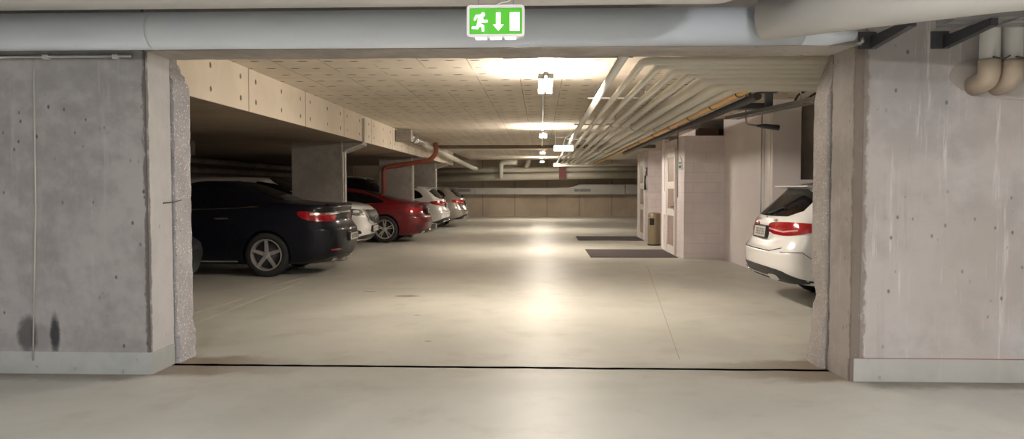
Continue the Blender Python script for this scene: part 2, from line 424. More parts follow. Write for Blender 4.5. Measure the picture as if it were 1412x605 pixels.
# garage hall
XB = -3.36
struct('ceiling', box(XB, 8.4, YB, 36.0, 2.76, 3.0), M['ceil'])
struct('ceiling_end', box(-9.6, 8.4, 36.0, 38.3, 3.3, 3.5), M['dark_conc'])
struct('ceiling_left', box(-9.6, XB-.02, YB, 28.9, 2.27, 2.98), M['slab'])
struct('wall_beam_left', box(XB-.02, XB, YB, 28.9, 2.268, 2.76), M['beam'])
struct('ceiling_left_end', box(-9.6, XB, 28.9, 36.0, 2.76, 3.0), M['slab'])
struct('wall_back', box(-9.6, 8.4, 37.5, 37.7, 0, 3.4), M['back'])
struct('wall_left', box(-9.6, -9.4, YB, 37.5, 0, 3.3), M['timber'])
struct('wall_right', box(8.2, 8.4, YB, 12.2, 0, 2.76), M['white_wall'])
bm = bmesh.new(); bx(bm, 3.60, 3.75, 12.0, 15.1, 0, 2.76)
struct('wall_right_corridor', bm, M['white_wall'])
struct('wall_bay_end', box(3.6, 4.03, 11.9, 12.0, 0, 2.76), M['white_wall'])
struct('wall_bay_far', box(4.03, 8.2, 12.1, 12.2, 0, 2.76), M['pillar'])  # shadow of the open bays beyond is put into this wall's darker concrete
struct('wall_bay_low', box(4.03, 8.2, 11.9, 12.1, 0, 1.52), M['white_wall'])
struct('wall_right_far', box(3.6, 3.75, 17.75, 20.0, 0, 2.76), M['block'])
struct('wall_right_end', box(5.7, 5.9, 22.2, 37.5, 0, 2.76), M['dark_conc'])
# block-built lobbies with glazed doors
struct('wall_lobby_rear', box(3.6, 5.7, 22.1, 22.2, 0, 2.76), M['dark_conc'])
struct('wall_lobby_near', box(2.82, 3.60, 15.0, 17.75, 0, 2.42), M['block'])
struct('wall_lobby_far', box(2.82, 3.60, 20.0, 22.2, 0, 2.38), M['block'])
struct('trim_8', box(2.80, 2.90, 17.3, 17.62, 0, 2.50), M['white_wall'])
struct('trim_9', box(3.585, 3.60, 12.0, 12.1, 0, 2.5), M['frame_white'])
tag(obj('wall_conduit', tube(bmesh.new(), [(3.575, 12.3, 0), (3.575, 12.3, 2.4)], .014, 10), M['white_plastic'], loc=(3.575, 12.3, 0)),
    'thin white vertical conduit on the pink-white wall behind the right white car', 'conduit')
tag(obj('wall_conduit', tube(bmesh.new(), [(3.575, 12.42, 0), (3.575, 12.42, 2.76)], .011, 10), M['steel'], loc=(3.575, 12.42, 0)),
    'thin grey vertical conduit beside the white one on the pink-white wall', 'conduit')
def glazed_door(name, y0, y1, h, X=2.82):
    root = bpy.data.objects.new(name, None); COL.objects.link(root); root.location = (X, (y0+y1)/2, 0); root['kind'] = 'structure'
    w = (y1-y0)/2
    bm = bmesh.new(); f = .07
    bx(bm, -.05, .0, -w-f, -w, 0, h+f); bx(bm, -.05, .0, w, w+f, 0, h+f); bx(bm, -.05, .0, -w, w, h, h+f)
    obj('door_frame', bm, M['frame_white'], root)
    bm = bmesh.new(); s = .12
    bx(bm, -.035, -.004, -w, -w+s, 0, h); bx(bm, -.035, -.004, w-s, w, 0, h)
    zs = [0, .22, .93, 1.05, 1.48, 1.62, h-.1, h]; rails = [(0, .16), (.80, .95), (1.38, 1.53), (h-.12, h)]
    for a, b in rails: bx(bm, -.035, -.004, -w+s, w-s, a, b)
    obj('door_leaf', bm, M['frame_white'], root)
    for a, b in ((.16, .80), (.95, 1.38), (1.53, h-.12)):
        obj('pane', box(-.022, -.012, -w+s, w-s, a, b), M['door_glass'], root)
    bm = bmesh.new(); tube(bm, [(-.035, -w+.06, 1.0), (-.09, -w+.06, 1.0), (-.09, -w+.18, 1.0)], .011, 10, .02)
    bx(bm, -.045, -.035, -w+.03, -w+.09, .92, 1.1)
    obj('handle', bm, M['dark_steel'], root)
    return root
glazed_door('door_1', 15.85, 16.85, 2.16)
glazed_door('door_2', 20.55, 21.5, 2.14)
# line paint
bm = box(-3.575, -3.535, 7.4, 11.2, .0, .002); struct('trim_10', bm, M['line'])
bm = bmesh.new(); prism(bm, [(-3.93, 8.2), (-3.84, 8.2), (-3.73, 9.25), (-3.81, 9.25)], 'XY', 0, .002); struct('trim_11', bm, M['line'])
bm = bmesh.new(); prism(bm, [(-3.84, 10.5), (-3.76, 10.5), (-3.66, 11.6), (-3.74, 11.6)], 'XY', 0, .002); struct('trim_12', bm, M['line'])
struct('trim_13', box(-3.2, 3.3, 32.6, 32.72, 0, .003), M['gutter'])
# thin crack line on the floor to the right
bm = bmesh.new(); prism(bm, [(1.12, 6.1), (1.125, 6.1), (1.9, 13.5), (1.893, 13.5)], 'XY', 0, .0015); struct('trim_14', bm, plain('pale_floor_joint', (.3, .27, .22), .6))

# ------------------------------------------------------------------ pillars
pil_lab = ['broad grey concrete pillar behind the black saloon, nearest of the three under the beam',
           'concrete pillar behind the red car with a pale edge strip',
           'concrete pillar between the white estate and the silver estate']
for (x0, x1, y0, y1), lb in zip(((-4.74, -3.76, 14.2, 14.5), (-4.6, -3.64, 21.3, 21.6), (-4.5, -3.6, 25.75, 26.05)), pil_lab):
    t = thing('concrete_pillar', lb, 'pillar', ((x0+x1)/2, (y0+y1)/2, 0), group='pillars under the left beam')
    w, d = (x1-x0)/2, (y1-y0)/2
    bm = box(-w, w, -d, d, 0, 2.27, bev=.012)
    obj('shaft', bm, M['pillar'], t)
    obj('corner_strip', box(w-.03, w+.006, -d-.008, -d+.03, 0, 2.27), M['pvc_light'], t)
    obj('bracket', prism(bmesh.new(), [(w-.05, 2.06), (w+.02, 2.06), (w+.4, 2.2), (w+.4, 2.268), (w-.05, 2.268)], 'XZ', -d+.02, d-.02), M['pillar'], t)
# pipe from the beam that drops down the first pillar
tag(obj('drain_pipe', tube(bmesh.new(), [(-3.33, 14.12, 2.7), (-3.33, 14.12, 2.23), (-3.70, 14.12, 2.09), (-3.70, 14.12, .02)], .022, 14, .06), M['pvc_light'], loc=(-3.7, 14.12, 0)),
    'thin pale downpipe running from the beam down the edge of the nearest pillar', 'pipe')

# ------------------------------------------------------------------ luminaires
def luminaire(loc, label, tube_m, group, drop=.13, L=1.3):
    """twin-tube batten hung under the ceiling; loc = ceiling point"""
    t = thing('batten_luminaire', label, 'ceiling light', loc, 0, group)
    bm = bmesh.new(); bx(bm, -.028, .028, -L/2, L/2, -drop-.045, -drop)
    obj('casing', bm, M['lamp_case'], t)
    for s in (-1, 1):
        obj('tube', tube(bmesh.new(), [(s*.057, -L/2+.04, -drop-.045), (s*.057, L/2-.04, -drop-.045)], .02, 12), tube_m, t)
        for y0 in (-L/2, L/2-.035):
            obj('end_socket', box(.014 if s > 0 else -.085, .085 if s > 0 else -.014, y0, y0+.035, -drop-.078, -drop-.02), M['lamp_case'], t)
        obj('hanger', tube(bmesh.new(), [(0, s*L*.36, -drop), (0, s*L*.36, 0)], .008, 8), M['steel'], t)
    return t
lamp_labs = ['glaring twin-tube ceiling light nearest the opening', 'twin-tube ceiling light second from the opening',
             'small bright twin-tube ceiling light third from the opening', 'farthest small twin-tube ceiling light before the back wall']
for y, lb in zip((8.75, 16.9, 25.0, 33.3), lamp_labs):
    luminaire((.05, y, 2.76), lb, M['tube'], 'twin-tube lights along the corridor')
for (x, y), lb in zip(((2.6, 1.2), (-1.8, .6), (.4, -3.6)), ('front', 'left', 'rear')):  # unseen fittings added behind the camera to light the front walls and floor
    luminaire((x, y, 3.0), 'unseen neutral white tube light added on the ceiling behind the viewer, %s one' % lb, M['tube_near'], 'added tube lights behind the viewer')
for y0, y1, lb in ((9.5, 16.15, 'first and second'), (17.6, 24.3, 'second and third')):
    tag(obj('lighting_conduit', tube(bmesh.new(), [(.03, y0, 2.742), (.03, y1, 2.742)], .018, 10), M['white_plastic'], loc=(.03, y0, 2.74)),
        'thin pale conduit on the ceiling between the %s corridor lights' % lb, 'conduit', 'lighting conduits')

# ------------------------------------------------------------------ pipes
ZP = 2.5
def pipe(label, pts, r, mat, bend=.12, group=None, name='ceiling_pipe', sleeves=(), seg=20, smat=None, cat='pipe'):
    base = Vector(pts[0])
    t = thing(name, label, cat, base, group=group)
    obj('run', tube(bmesh.new(), [Vector(p)-base for p in pts], r, seg, bend), mat, t)
    for a, b, q in sleeves:
        obj('coupling', tube(bmesh.new(), [Vector(a)-base, Vector(b)-base], q, seg), smat or mat, t)
    return t
# large drain pipe in front of the lintel
YG = 5.2
t = pipe('large blue-grey pipe across the top with a warm grey branch angling forward at right',
     [(-9.5, YG, 2.475), (1.75, YG, 2.475)], .127, M['pvc'], name='drain_pipe', seg=48,
     sleeves=[((-2.70, YG, 2.475), (-2.68, YG, 2.475), .1285)])
obj('end_cone', tube(bmesh.new(), [(1.74+9.5, 0, 0), (1.95+9.5, .02, -.03), (2.12+9.5, .03, -.06)], [.127, .1, .035], 48), M['pvc'], t)
o_ = Vector((-9.5, YG, 2.475))
b_ = obj('angled_branch', tube(bmesh.new(), [Vector(p)-o_ for p in ((1.47, 5.1, 2.50), (2.62, 4.13, 2.475), (8.3, 4.02, 2.475))], .140, 48, .25), M['pvc_warm'], t)
b_['label'] = 'warm grey branch angling forward over the right side'
obj('coupling', tube(bmesh.new(), [Vector(p)-o_ for p in ((2.84, 4.126, 2.475), (2.97, 4.123, 2.475))], .145, 48), M['pvc_light'], t)
pipe('pale pipe along the very top edge, in front of the large blue-grey pipe',
     [(-9.5, 4.45, 2.60), (1.1, 4.45, 2.60), (1.2, 4.45, 2.99)], .15, M['pvc_warm'], .1, name='drain_pipe', seg=40)
# cream pipes under the hall ceiling that all turn to the right behind the lintel
specs = [(.70, .040, None, M['pipe_white'], 'glossy white straight pipe, leftmost of the ceiling pipe bundle'),
         (.90, .036, 6.72, M['pipe_paint'], 'cream ceiling pipe right beside the glossy white one'),
         (1.08, .038, 6.95, M['pipe_paint'], 'third cream ceiling pipe from the left of the bundle'),
         (1.28, .042, 7.2, M['pipe_paint'], 'fourth ceiling pipe from the left of the bundle'),
         (1.47, .046, 7.45, M['pipe_paint'], 'fifth ceiling pipe, in the middle of the bundle'),
         (1.70, .068, 7.75, M['pipe_paint'], 'thicker cream ceiling pipe, third left of the yellow pipe'),
         (1.93, .075, 8.1, M['pipe_paint'], 'thicker cream ceiling pipe, second left of the yellow pipe'),
         (2.15, .060, 8.4, M['pipe_paint'], 'cream ceiling pipe directly left of the yellow pipe')]
for x, r, yt, m, lb in specs:
    z = ZP+.0
    if yt is None: pts = [(x, 6.15, z), (x, 33.6, z)]
    else: pts = [(8.1, yt, z), (x, yt, z), (x, 33.6, z)]
    sl = [((x, y, z), (x, y+.12, z), r*1.16) for y in (12.1+x, 20.5+x)]
    pipe(lb, pts, r, m, .14, 'pipe bundle under the hall ceiling', sleeves=sl)
t = pipe('ochre yellow pipe on the right of the ceiling pipe bundle', [(8.1, 8.7, 2.53), (2.38, 8.7, 2.53), (2.38, 33.6, 2.48)], .05, M['pipe_yellow'], .1)
for y in (9.2, 10.6, 12.2, 14, 16, 18.2, 20.6): # dark clips
    obj('clip', lathe(bmesh.new(), [(.052, -.012), (.06, -.012), (.06, .012), (.052, .012)], 'Y', 20, (2.38-8.1, y-8.7, -.05*(y-8.7)/24.9), closed=True), M['dark_steel'], t)
pipe('dark grey pipe between the yellow pipe and the lobbies', [(2.62, 9.3, 2.50), (2.62, 24, 2.50)], .05, M['dark_steel'], 0)
pipe('pale cross pipe where the ceiling pipe bundle ends', [(.55, 33.7, 2.44), (4.6, 33.7, 2.44)], .07, M['pipe_paint'], 0)
# hanger rails with threaded rods
for i, y in enumerate((10.1, 14.2, 18.4, 23.5, 29)):
    t = thing('pipe_hanger', 'crossways steel rail carrying the ceiling pipes, %s from the opening' % ('nearest', 'second', 'third', 'fourth', 'fifth')[i], 'pipe hanger', (.62, y, 2.4), group='rails under the pipe bundle')
    obj('rail', box(0, 1.86, -.018, .018, .168, .188), M['steel'], t)
    for x in (.10, .38, .76, 1.2, 1.66): obj('threaded_rod', tube(bmesh.new(), [(x, 0, .17), (x, 0, .36)], .006, 8), M['steel'], t)
tag(obj('ceiling_rail', box(-.4, .95, 7.9, 7.925, 2.735, 2.76), M['dark_steel'], loc=(.4, 7.92, 2.71)), 'dark steel rail fixed across the ceiling by the nearest light', 'rail')
# drain pipe on the left beam
t = thing('beam_drain_pipe', 'long pale pipe leaving the left beam, foil wrapped at its start', 'pipe', (-3.1, 17.4, 2.6))
obj('run', tube(bmesh.new(), [(0, 2.2, -.03), (0, 16.4, -.27), (.1, 17.6, -.3)], .085, 24, .2), M['pipe_paint'], t)
obj('foil_wrap', tube(bmesh.new(), [(-.02, .1, -.0), (0, 2.3, -.032)], .1, 24), M['foil'], t)
obj('end_boss', box(-.24, .11, -.1, .14, -.13, .13), M['pillar'], t)
for y in (.7, 1.3, 1.8): obj('band', tube(bmesh.new(), [(-.01, y, -y*.014), (-.01, y+.05, -y*.014)], .105, 24), M['dark_steel'], t)
pipe('red oxide pipe curving from the beam pipe down behind the red car',
     [(-2.95, 21.0, 2.66), (-2.90, 20.98, 2.36), (-3.12, 21.0, 2.16), (-4.4, 21.02, 1.98), (-4.43, 21.02, .02)], .065, M['pipe_red'], .16, name='red_pipe')
# back wall services
pipe('upper pale pipe across the back wall', [(-5.2, 36.3, 2.24), (5.6, 36.3, 2.34)], .13, M['pipe_paint'], 0, name='wall_pipe')
pipe('lower thick pale pipe across the back wall', [(-5.2, 36.3, 1.88), (5.6, 36.3, 2.07)], .17, M['pipe_paint'], 0, name='wall_pipe')
tag(obj('pipe_sleeve', box(.86, 1.2, 36.05, 36.13, 1.83, 2.46), M['maroon'], loc=(1.03, 36.3, 1.83)), 'maroon plate standing in front of both back wall pipes', 'pipe sleeve')
pipe('angled pale pipe with a drop joining the lower back wall pipe', [(-1.15, 35.6, 2.62), (-1.9, 35.9, 2.62), (-1.9, 35.9, 1.9)], .11, M['pipe_paint'], .15, name='connecting_pipe')
pipe('short curved pale pipe dropping to the upper back wall pipe', [(-.6, 36.15, 3.2), (-.6, 36.15, 2.6), (-.75, 36.2, 2.38)], .11, M['pipe_paint'], .15, name='connecting_pipe')
tag(obj('cable_tray', box(-3.3, .2, 24.2, 24.3, 2.62, 2.67), M['white_plastic'], loc=(-1.5, 24.2, 2.62)), 'pale strip crossing the hall ceiling at the third light', 'cable tray')
struct('trim_15', box(-3.36, 3.6, 23.95, 24.12, 2.66, 2.76), M['slab'])
# duct on back wall
t = thing('ventilation_duct', 'long rectangular sheet metal duct along the back wall', 'duct', (-5, 37.3, 1.1))
def seg_duct(x0, x1, h): return box(x0+5, x1+5, -.25, .19, 0, h)
for a, b in ((-5, -3.2), (-3.2, -1.6), (-1.6, 1.35)):
    obj('duct_section', seg_duct(a, b-.02, .30), M['duct'], t)
obj('duct_reducer', prism(bmesh.new(), [(6.33, 0), (6.88, 0), (6.88, .48), (6.33, .30)], 'XZ', -.25, .19), M['duct'], t)
for a, b in ((1.9, 4.1), (4.12, 5.6)):
    obj('duct_section', seg_duct(a, b, .48), M['duct'], t)
for x, z in ((-3.9+.05, .13), (2.05, .14)):
    bm = bmesh.new()
    for k in range(5): bx(bm, x+5-.42, x+5+.38, -.262, -.25, z+.028*k, z+.028*k+.014)
    obj('grille', bm, M['dark_steel'], t)
for x in (-3.2, -1.6, 1.34, 1.89): obj('flange', box(x+4.98, x+5.01, -.275, .19, -.02, .32 if x < 1.6 else .5), M['steel'], t)
# dark bay services on left wall
for z, lb in ((2.13, 'upper'), (1.88, 'lower')):
    pipe('%s dim pipe along the far left wall behind the parked cars' % lb, [(-9.2, 7, z), (-9.2, 28, z)], .075, M['pillar'], 0, name='wall_pipe')
tag(obj('hanging_duct', box(-6.7, -6.3, 12.5, 13.6, 1.98, 2.27, bev=.04), M['pillar'], loc=(-6.5, 13, 1.98)), 'dim grey duct stub under the low slab above the black saloon', 'duct')
tag(obj('louvred_panel', prism(bmesh.new(), [(-.15, 0), (.0, 0), (.0, .2), (-.15, .2)], 'XZ', 0, .1), M['roller']), 'x', 'panel')
bpy.data.objects.remove(bpy.data.objects['louvred_panel'])
t = thing('slatted_partition', 'dim horizontal slatted screen on the far left wall behind the black saloon', 'partition', (-9.3, 16, 0))
for k in range(9): obj('slat', box(-.06, -.02, -9, 9, .3+.17*k, .42+.17*k), M['timber'], t)
for y in (-9, -3, 3, 9): obj('post', box(-.1, -.06, y-.04, y+.04, 0, 1.85), M['dark_steel'], t)

# ------------------------------------------------------------------ clutter right of corridor
t = thing('cable_tray', 'perforated cable tray above the white car on the right', 'cable tray', (3.42, 9.35, 2.45))
d = Vector((-.47, 2.55, 0)); n = Vector((d.y, -d.x, 0)).normalized()*.1
bm = bmesh.new()
for k in range(24):
    a = d*(k/24); b = d*((k+.72)/24)
    for s0, s1 in ((-1, -.55), (-.2, .2), (.55, 1)):
        prism(bm, [tuple((a+n*s0)[:2]), tuple((a+n*s1)[:2]), tuple((b+n*s1)[:2]), tuple((b+n*s0)[:2])], 'XY', 0, .004)
obj('perforated_bed', bm, M['steel'], t)
for s in (-1, 1):
    q = n*s; e = n.normalized()*.004
    obj('side_rail', prism(bmesh.new(), [tuple((q-e)[:2]), tuple((q+e)[:2]), tuple((d+q+e)[:2]), tuple((d+q-e)[:2])], 'XY', 0, .05), M['steel'], t)
for k in (.2, .8): obj('hanger', tube(bmesh.new(), [d*k+Vector((0, 0, .0)), d*k+Vector((0, 0, .31))], .008, 8), M['steel'], t)
tag(obj('cable', tube(bmesh.new(), [(3.35, 9.8, 2.46), (3.38, 9.6, 2.56), (3.6, 9.55, 2.62), (4.1, 9.6, 2.6)], .014, 8, .1), M['black'], loc=(3.35, 9.8, 2.46)), 'black cable looping up from the perforated tray', 'cable', 'black cables over the tray')
tag(obj('cable', tube(bmesh.new(), [(3.28, 10.0, 2.46), (3.3, 9.9, 2.6), (3.5, 9.85, 2.67), (4.1, 9.9, 2.66)], .014, 8, .1), M['black'], loc=(3.28, 10, 2.46)), 'second black cable looping up beside the tray', 'cable', 'black cables over the tray')
tag(obj('ceiling_bracket', bx(bx(bmesh.new(), 3.02, 3.26, 10.6, 10.68, 2.70, 2.76), 3.1, 3.2, 10.6, 10.66, 2.47, 2.70), M['dark_steel'], loc=(3.15, 10.6, 2.47)), 'dark steel bracket under the ceiling behind the perforated tray', 'bracket')
t = thing('door_closer', 'dark spring arm hanging below the left end of the perforated tray', 'mechanism', (3.05, 11.2, 2.3))
obj('arm', tube(bmesh.new(), [(-.06, 0, .14), (-.05, 0, .02), (.12, 0, 0)], .012, 10, .04), M['steel'], t)
obj('spring_barrel', tube(bmesh.new(), [(.1, 0, 0), (.22, 0, -.01), (.42, 0, -.03)], [.014, .035, .042], 14), M['dark_steel'], t)
obj('hanger', tube(bmesh.new(), [(-.06, 0, .13), (-.06, 0, .46)], .01, 8), M['dark_steel'], t)
t = thing('actuator', 'dark box with a wire hook under the ceiling right of the yellow pipe', 'mechanism', (2.86, 10.9, 2.5))
obj('housing', box(-.1, .3, -.1, .1, .0, .09, bev=.02), M['dark_steel'], t)
obj('lug', tube(bmesh.new(), [(.1, 0, .08), (.1, 0, .26)], .02, 10), M['dark_steel'], t)
tag(obj('steel_channel', box(2.9, 5.2, 9.78, 9.84, 2.62, 2.68), M['dark_steel'], loc=(4, 9.8, 2.62)), 'dark steel channel crossing under the ceiling above the perforated tray', 'channel')
for x0, x1, z0, lb in ((3.15, 3.55, 2.5, 'left'),):
    tag(obj('junction_box', box(x0, x1, 15.3, 15.6, 2.43, 2.6, bev=.01), plain('brown_box', (.12, .07, .06), .6), loc=(x0, 15.3, 2.43)), 'dark brown box on top of the near lobby', 'box')
# lobby details
t = thing('litter_bin', 'round beige metal bin with a black opening between the two lobbies', 'bin', (2.76, 18.5, 0))
obj('body', lathe(bmesh.new(), [(0, 0), (.15, 0), (.155, .02), (.155, .76), (.145, .79), (0, .80)], 'Z', 40), M['bin'], t)
obj('base_ring', lathe(bmesh.new(), [(.156, .0), (.160, .0), (.160, .035), (.156, .035)], 'Z', 40, closed=True), M['black'], t)
obj('opening', box(-.13, -.02, -.158, -.10, .50, .66, bev=.008), M['black'], t)
obj('hinge', box(-.16, -.12, -.12, -.06, .66, .69), M['steel'], t)
def flat_sign():
    t = thing('door_sign', 'small white sign with green lettering beside the near lobby door', 'sign', (2.815, 15.38, 1.76))
    bm = bmesh.new(); prism(bm, [(-.17, 0), (.17, 0), (.17, .17), (0, .26), (-.17, .17)], 'YZ', -.012, 0)
    obj('board', bm, M['sign_card'], t)
    bm = bmesh.new()
    for k in range(5): bx(bm, -.016, -.012, -.13+.055*k, -.13+.055*k+.03, .03, .09)
    bx(bm, -.016, -.012, -.1, .1, .12, .16)
    obj('lettering', bm, M['sign_ink'], t)
flat_sign()
tag(obj('wall_box', box(2.78, 2.82, 17.0, 17.24, .80, 1.32, bev=.006), M['white_wall'], loc=(2.8, 17.1, .8)), 'grey-white flat box on the near lobby wall left of its door', 'electrical box')
t = thing('wall_phone', 'black intercom with a hanging handset on the far lobby corner', 'intercom', (2.82, 20.25, 1.45))
obj('panel', box(-.03, 0, -.09, .09, .28, .50, bev=.006), M['black'], t)
obj('handset', tube(bmesh.new(), [(-.04, .02, .28), (-.05, .03, .15), (-.04, .02, -.1)], [.025, .018, .03], 12), M['black'], t)
obj('slot', box(-.034, -.03, -.05, .05, .40, .44), M['white_plastic'], t)
tag(obj('wall_conduit', tube(bmesh.new(), [(2.80, 15.62, 1.2), (2.80, 15.62, 2.76)], .012, 8), M['steel'], loc=(2.8, 15.62, 1.2)), 'thin grey conduit dropping to the near lobby door', 'conduit')
tag(obj('floor_mat', box(1.0, 2.74, 15.15, 17.1, 0, .012, bev=.004), M['mat'], loc=(1.87, 16.1, 0)), 'dark brown doormat in front of the near lobby door', 'doormat', 'doormats')
tag(obj('floor_mat', box(1.0, 2.74, 20.1, 21.8, 0, .012, bev=.004), M['mat'], loc=(1.87, 21, 0)), 'dark brown doormat in front of the far lobby door', 'doormat', 'doormats')

# hanging exit box in the hall, seen nearly edge-on from below
t = thing('exit_light', 'small pale glowing exit light box hanging on two rods by the second light', 'exit sign', (.55, 18.6, 2.3))
obj('lit_box', box(-.24, .24, -.03, .03, 0, .14, bev=.01), M['sign_dim'], t)
for s in (-1, 1): obj('rod', tube(bmesh.new(), [(s*.2, 0, .14), (s*.2, 0, .46)], .006, 8), M['white_plastic'], t)
obj('crossbar', tube(bmesh.new(), [(-.2, 0, .34), (.2, 0, .34)], .006, 8), M['white_plastic'], t)
obj('cable', tube(bmesh.new(), [(.0, 0, .14), (.04, 0, .34), (.22, 0, .43), (.36, 0, .45)], .008, 8, .1), M['white_plastic'], t)

# ------------------------------------------------------------------ green exit sign
t = thing('exit_sign', 'green lit emergency exit sign with running figure, down arrow and door', 'exit sign', (-.25, 4.2, 2.213))
t.scale = (.8485,)*3
W, Hh = .375, .205
bm = bmesh.new()
outer = rrect(0, Hh/2, W, Hh, .022); inner = rrect(0, Hh/2, W-.034, Hh-.036, .008)
n = len(outer)
def fr(y0, y1):
    A = [bm.verts.new((u, y0, v)) for u, v in outer]; B = [bm.verts.new((u, y0, v)) for u, v in inner]
    C = [bm.verts.new((u, y1, v)) for u, v in outer]; D = [bm.verts.new((u, y1, v)) for u, v in inner]
    for i in range(n):
        j = (i+1) % n
        bm.faces.new((A[i], A[j], B[j], B[i])); bm.faces.new((C[i], D[i], D[j], C[j])); bm.faces.new((A[i], C[i], C[j], A[j])); bm.faces.new((B[i], B[j], D[j], D[i]))
fr(-.03, .03)
obj('frame', bm, M['white_plastic'], t)
obj('back_plate', prism(bmesh.new(), rrect(0, Hh/2, W-.03, Hh-.03, .008), 'XZ', .0, .02), M['white_plastic'], t)
obj('green_panel', prism(bmesh.new(), rrect(0, Hh/2, W-.033, Hh-.035, .008), 'XZ', -.012, -.002), M['sign_green'], t)
# figure: pixel frame of the sign (u right, v down, 0..1 of the panel)
pw, ph = W-.034, Hh-.036
def uv(u, v): return (-pw/2+u*pw, .018+(1-v)*ph)
def capsule(bm, p, q, r0, r1=None):
    r1 = r1 or r0; p, q = Vector(uv(*p)), Vector(uv(*q)); a = math.atan2(q.y-p.y, q.x-p.x)
    pts = [(p.x+r0*math.cos(a+PI/2+k*PI/6), p.y+r0*math.sin(a+PI/2+k*PI/6)) for k in range(7)]
    pts += [(q.x+r1*math.cos(a-PI/2+k*PI/6), q.y+r1*math.sin(a-PI/2+k*PI/6)) for k in range(7)]
    capsule.k += 1
    prism(bm, pts, 'XZ', -.0155-.0002*capsule.k, -.0115)
capsule.k = 0
bm = bmesh.new()
capsule(bm, (.255, .235), (.257, .24), .0135)                       # head
capsule(bm, (.205, .33), (.175, .62), .0135, .0115)                 # torso
capsule(bm, (.215, .28), (.13, .30), .0085); capsule(bm, (.13, .30), (.10, .42), .0072)
capsule(bm, (.225, .34), (.25, .50), .0085); capsule(bm, (.25, .50), (.325, .49), .0085)
capsule(bm, (.185, .62), (.25, .68), .0095); capsule(bm, (.25, .68), (.255, .84), .0085)
capsule(bm, (.170, .60), (.145, .735), .0095); capsule(bm, (.145, .735), (.06, .735), .0078)
obj('running_figure', bm, M['sign_white'], t)
bm = bmesh.new(); prism(bm, [uv(.505, .16), uv(.59, .16), uv(.59, .62), uv(.65, .62), uv(.548, .86), uv(.445, .62), uv(.505, .62)], 'XZ', -.0155, -.0115)
obj('down_arrow', bm, M['sign_white'], t)
obj('door_symbol', prism(bmesh.new(), [uv(.765, .16), uv(.955, .16), uv(.955, .86), uv(.765, .86)], 'XZ', -.0155, -.0115), M['sign_white'], t)
bm = bmesh.new()
for c in (-.095, 0, .095): bx(bm, c-.037, c+.037, -.022, .02, -.010, -.002)
obj('downlight_slot', bm, M['sign_white'], t)
for s in (-1, 1):
    obj('hook', tube(bmesh.new(), [(s*.115, 0, Hh), (s*.115, 0, .927)], .004, 8), M['steel'], t)
obj('supply_cable', tube(bmesh.new(), [(.0, .0, Hh), (.03, 0, Hh+.02), (.09, 0, Hh+.025), (.108, 0, Hh+.08), (.108, 0, .927)], .005, 8, .03), M['white_plastic'], t)

# ------------------------------------------------------------------ front wall fittings
t = pipe('thin grey conduit along the top of the left wall under the big pipe', [(-9.5, 5.43, 2.345), (-2.98, 5.43, 2.345)], .012, M['steel'], 0, name='wall_conduit', seg=12, cat='conduit')
for x in (-3.1, -3.62, -4.3):
    obj('clip', box(x+9.5-.02, x+9.5+.02, -.018, .02, -.02, .012), M['white_plastic'], t)
tag(obj('wall_cable', tube(bmesh.new(), [(-3.72, 5.438, 2.34), (-3.735, 5.438, 1.2), (-3.785, 5.438, .10)], .006, 8), M['pvc_light'], loc=(-3.78, 5.438, .1)), 'thin pale cable running straight down the left grey wall', 'cable')
t = pipe('slim metal rod with a bent end under the lintel at the right jamb', [(2.02, 5.98, 2.415), (2.245, 5.40, 2.405), (2.235, 5.40, 2.43)], .012, M['steel'], .01, name='steel_rod', seg=12, cat='rod')
tag(obj('edge_strip', box(.0, 2.25, 5.435, 5.45, 2.385, 2.400), M['steel'], loc=(1.1, 5.44, 2.385)), 'thin bright metal strip on the front edge of the lintel', 'metal strip')
tag(obj('wire', tube(bmesh.new(), [(-2.885, 5.66, 1.27), (-2.875, 5.80, 1.275), (-2.86, 5.9, 1.29)], .005, 8), M['dark_steel'], loc=(-2.88, 5.66, 1.27)), 'short dark wire poking out of the left jamb', 'wire')
for x, lb in ((2.33, 'left'), (2.83, 'right')):
    t = thing('wall_bracket', 'dark steel arm on the right wall below the angled pipe, %s of two' % lb, 'bracket', (x, 5.45, 2.36), group='bracket arms on the right wall')
    obj('arm', prism(bmesh.new(), [(0, 0), (-.58, .04), (-.58, .085), (0, .085)], 'YZ', -.022, .022), M['dark_steel'], t)
    obj('wall_plate', box(-.10, .022, -.012, 0, .0, .12), M['dark_steel'], t)
    obj('bolt', tube(bmesh.new(), [(.0, -.03, .012), (.0, 0, .012)], .012, 8), M['steel'], t)
t = thing('cable_tray', 'perforated steel tray on the bracket arms at the top right', 'cable tray', (2.62, 4.95, 2.448))
bm = bmesh.new()
for k in range(30):
    for s0 in (-.1, .01, .12): bx(bm, k*.19, k*.19+.14, s0, s0+.09, 0, .004)
obj('perforated_bed', bm, M['steel'], t)
obj('side_rail', box(0, 5.6, -.106, -.1, -.0, .055), M['steel'], t)
obj('side_rail', box(0, 5.6, .21, .216, -.0, .055), M['steel'], t)
for x, lb in ((3.035, 'left'), (3.185, 'right')):
    t = thing('elbow_pipe', 'grey vertical pipe with a tan elbow entering the top right wall, %s of the pair' % lb, 'pipe', (x, 5.30, 2.1), group='elbow pipes at the top right')
    obj('upper_pipe', tube(bmesh.new(), [(0, -.03, .14), (0, -.03, .88)], .062, 28), M['pvc_warm'], t)
    obj('elbow', tube(bmesh.new(), [(0, -.03, .15), (0, -.03, .02), (-.0, .16, .0)], .069, 28, .1), M['elbow'], t)
    obj('wire_tie', tube(bmesh.new(), [(-.02, -.1, .16), (.05, -.11, .145), (.1, -.09, .17)], .005, 8, .02), M['dark_steel'], t)
bm = bmesh.new(); pts = []
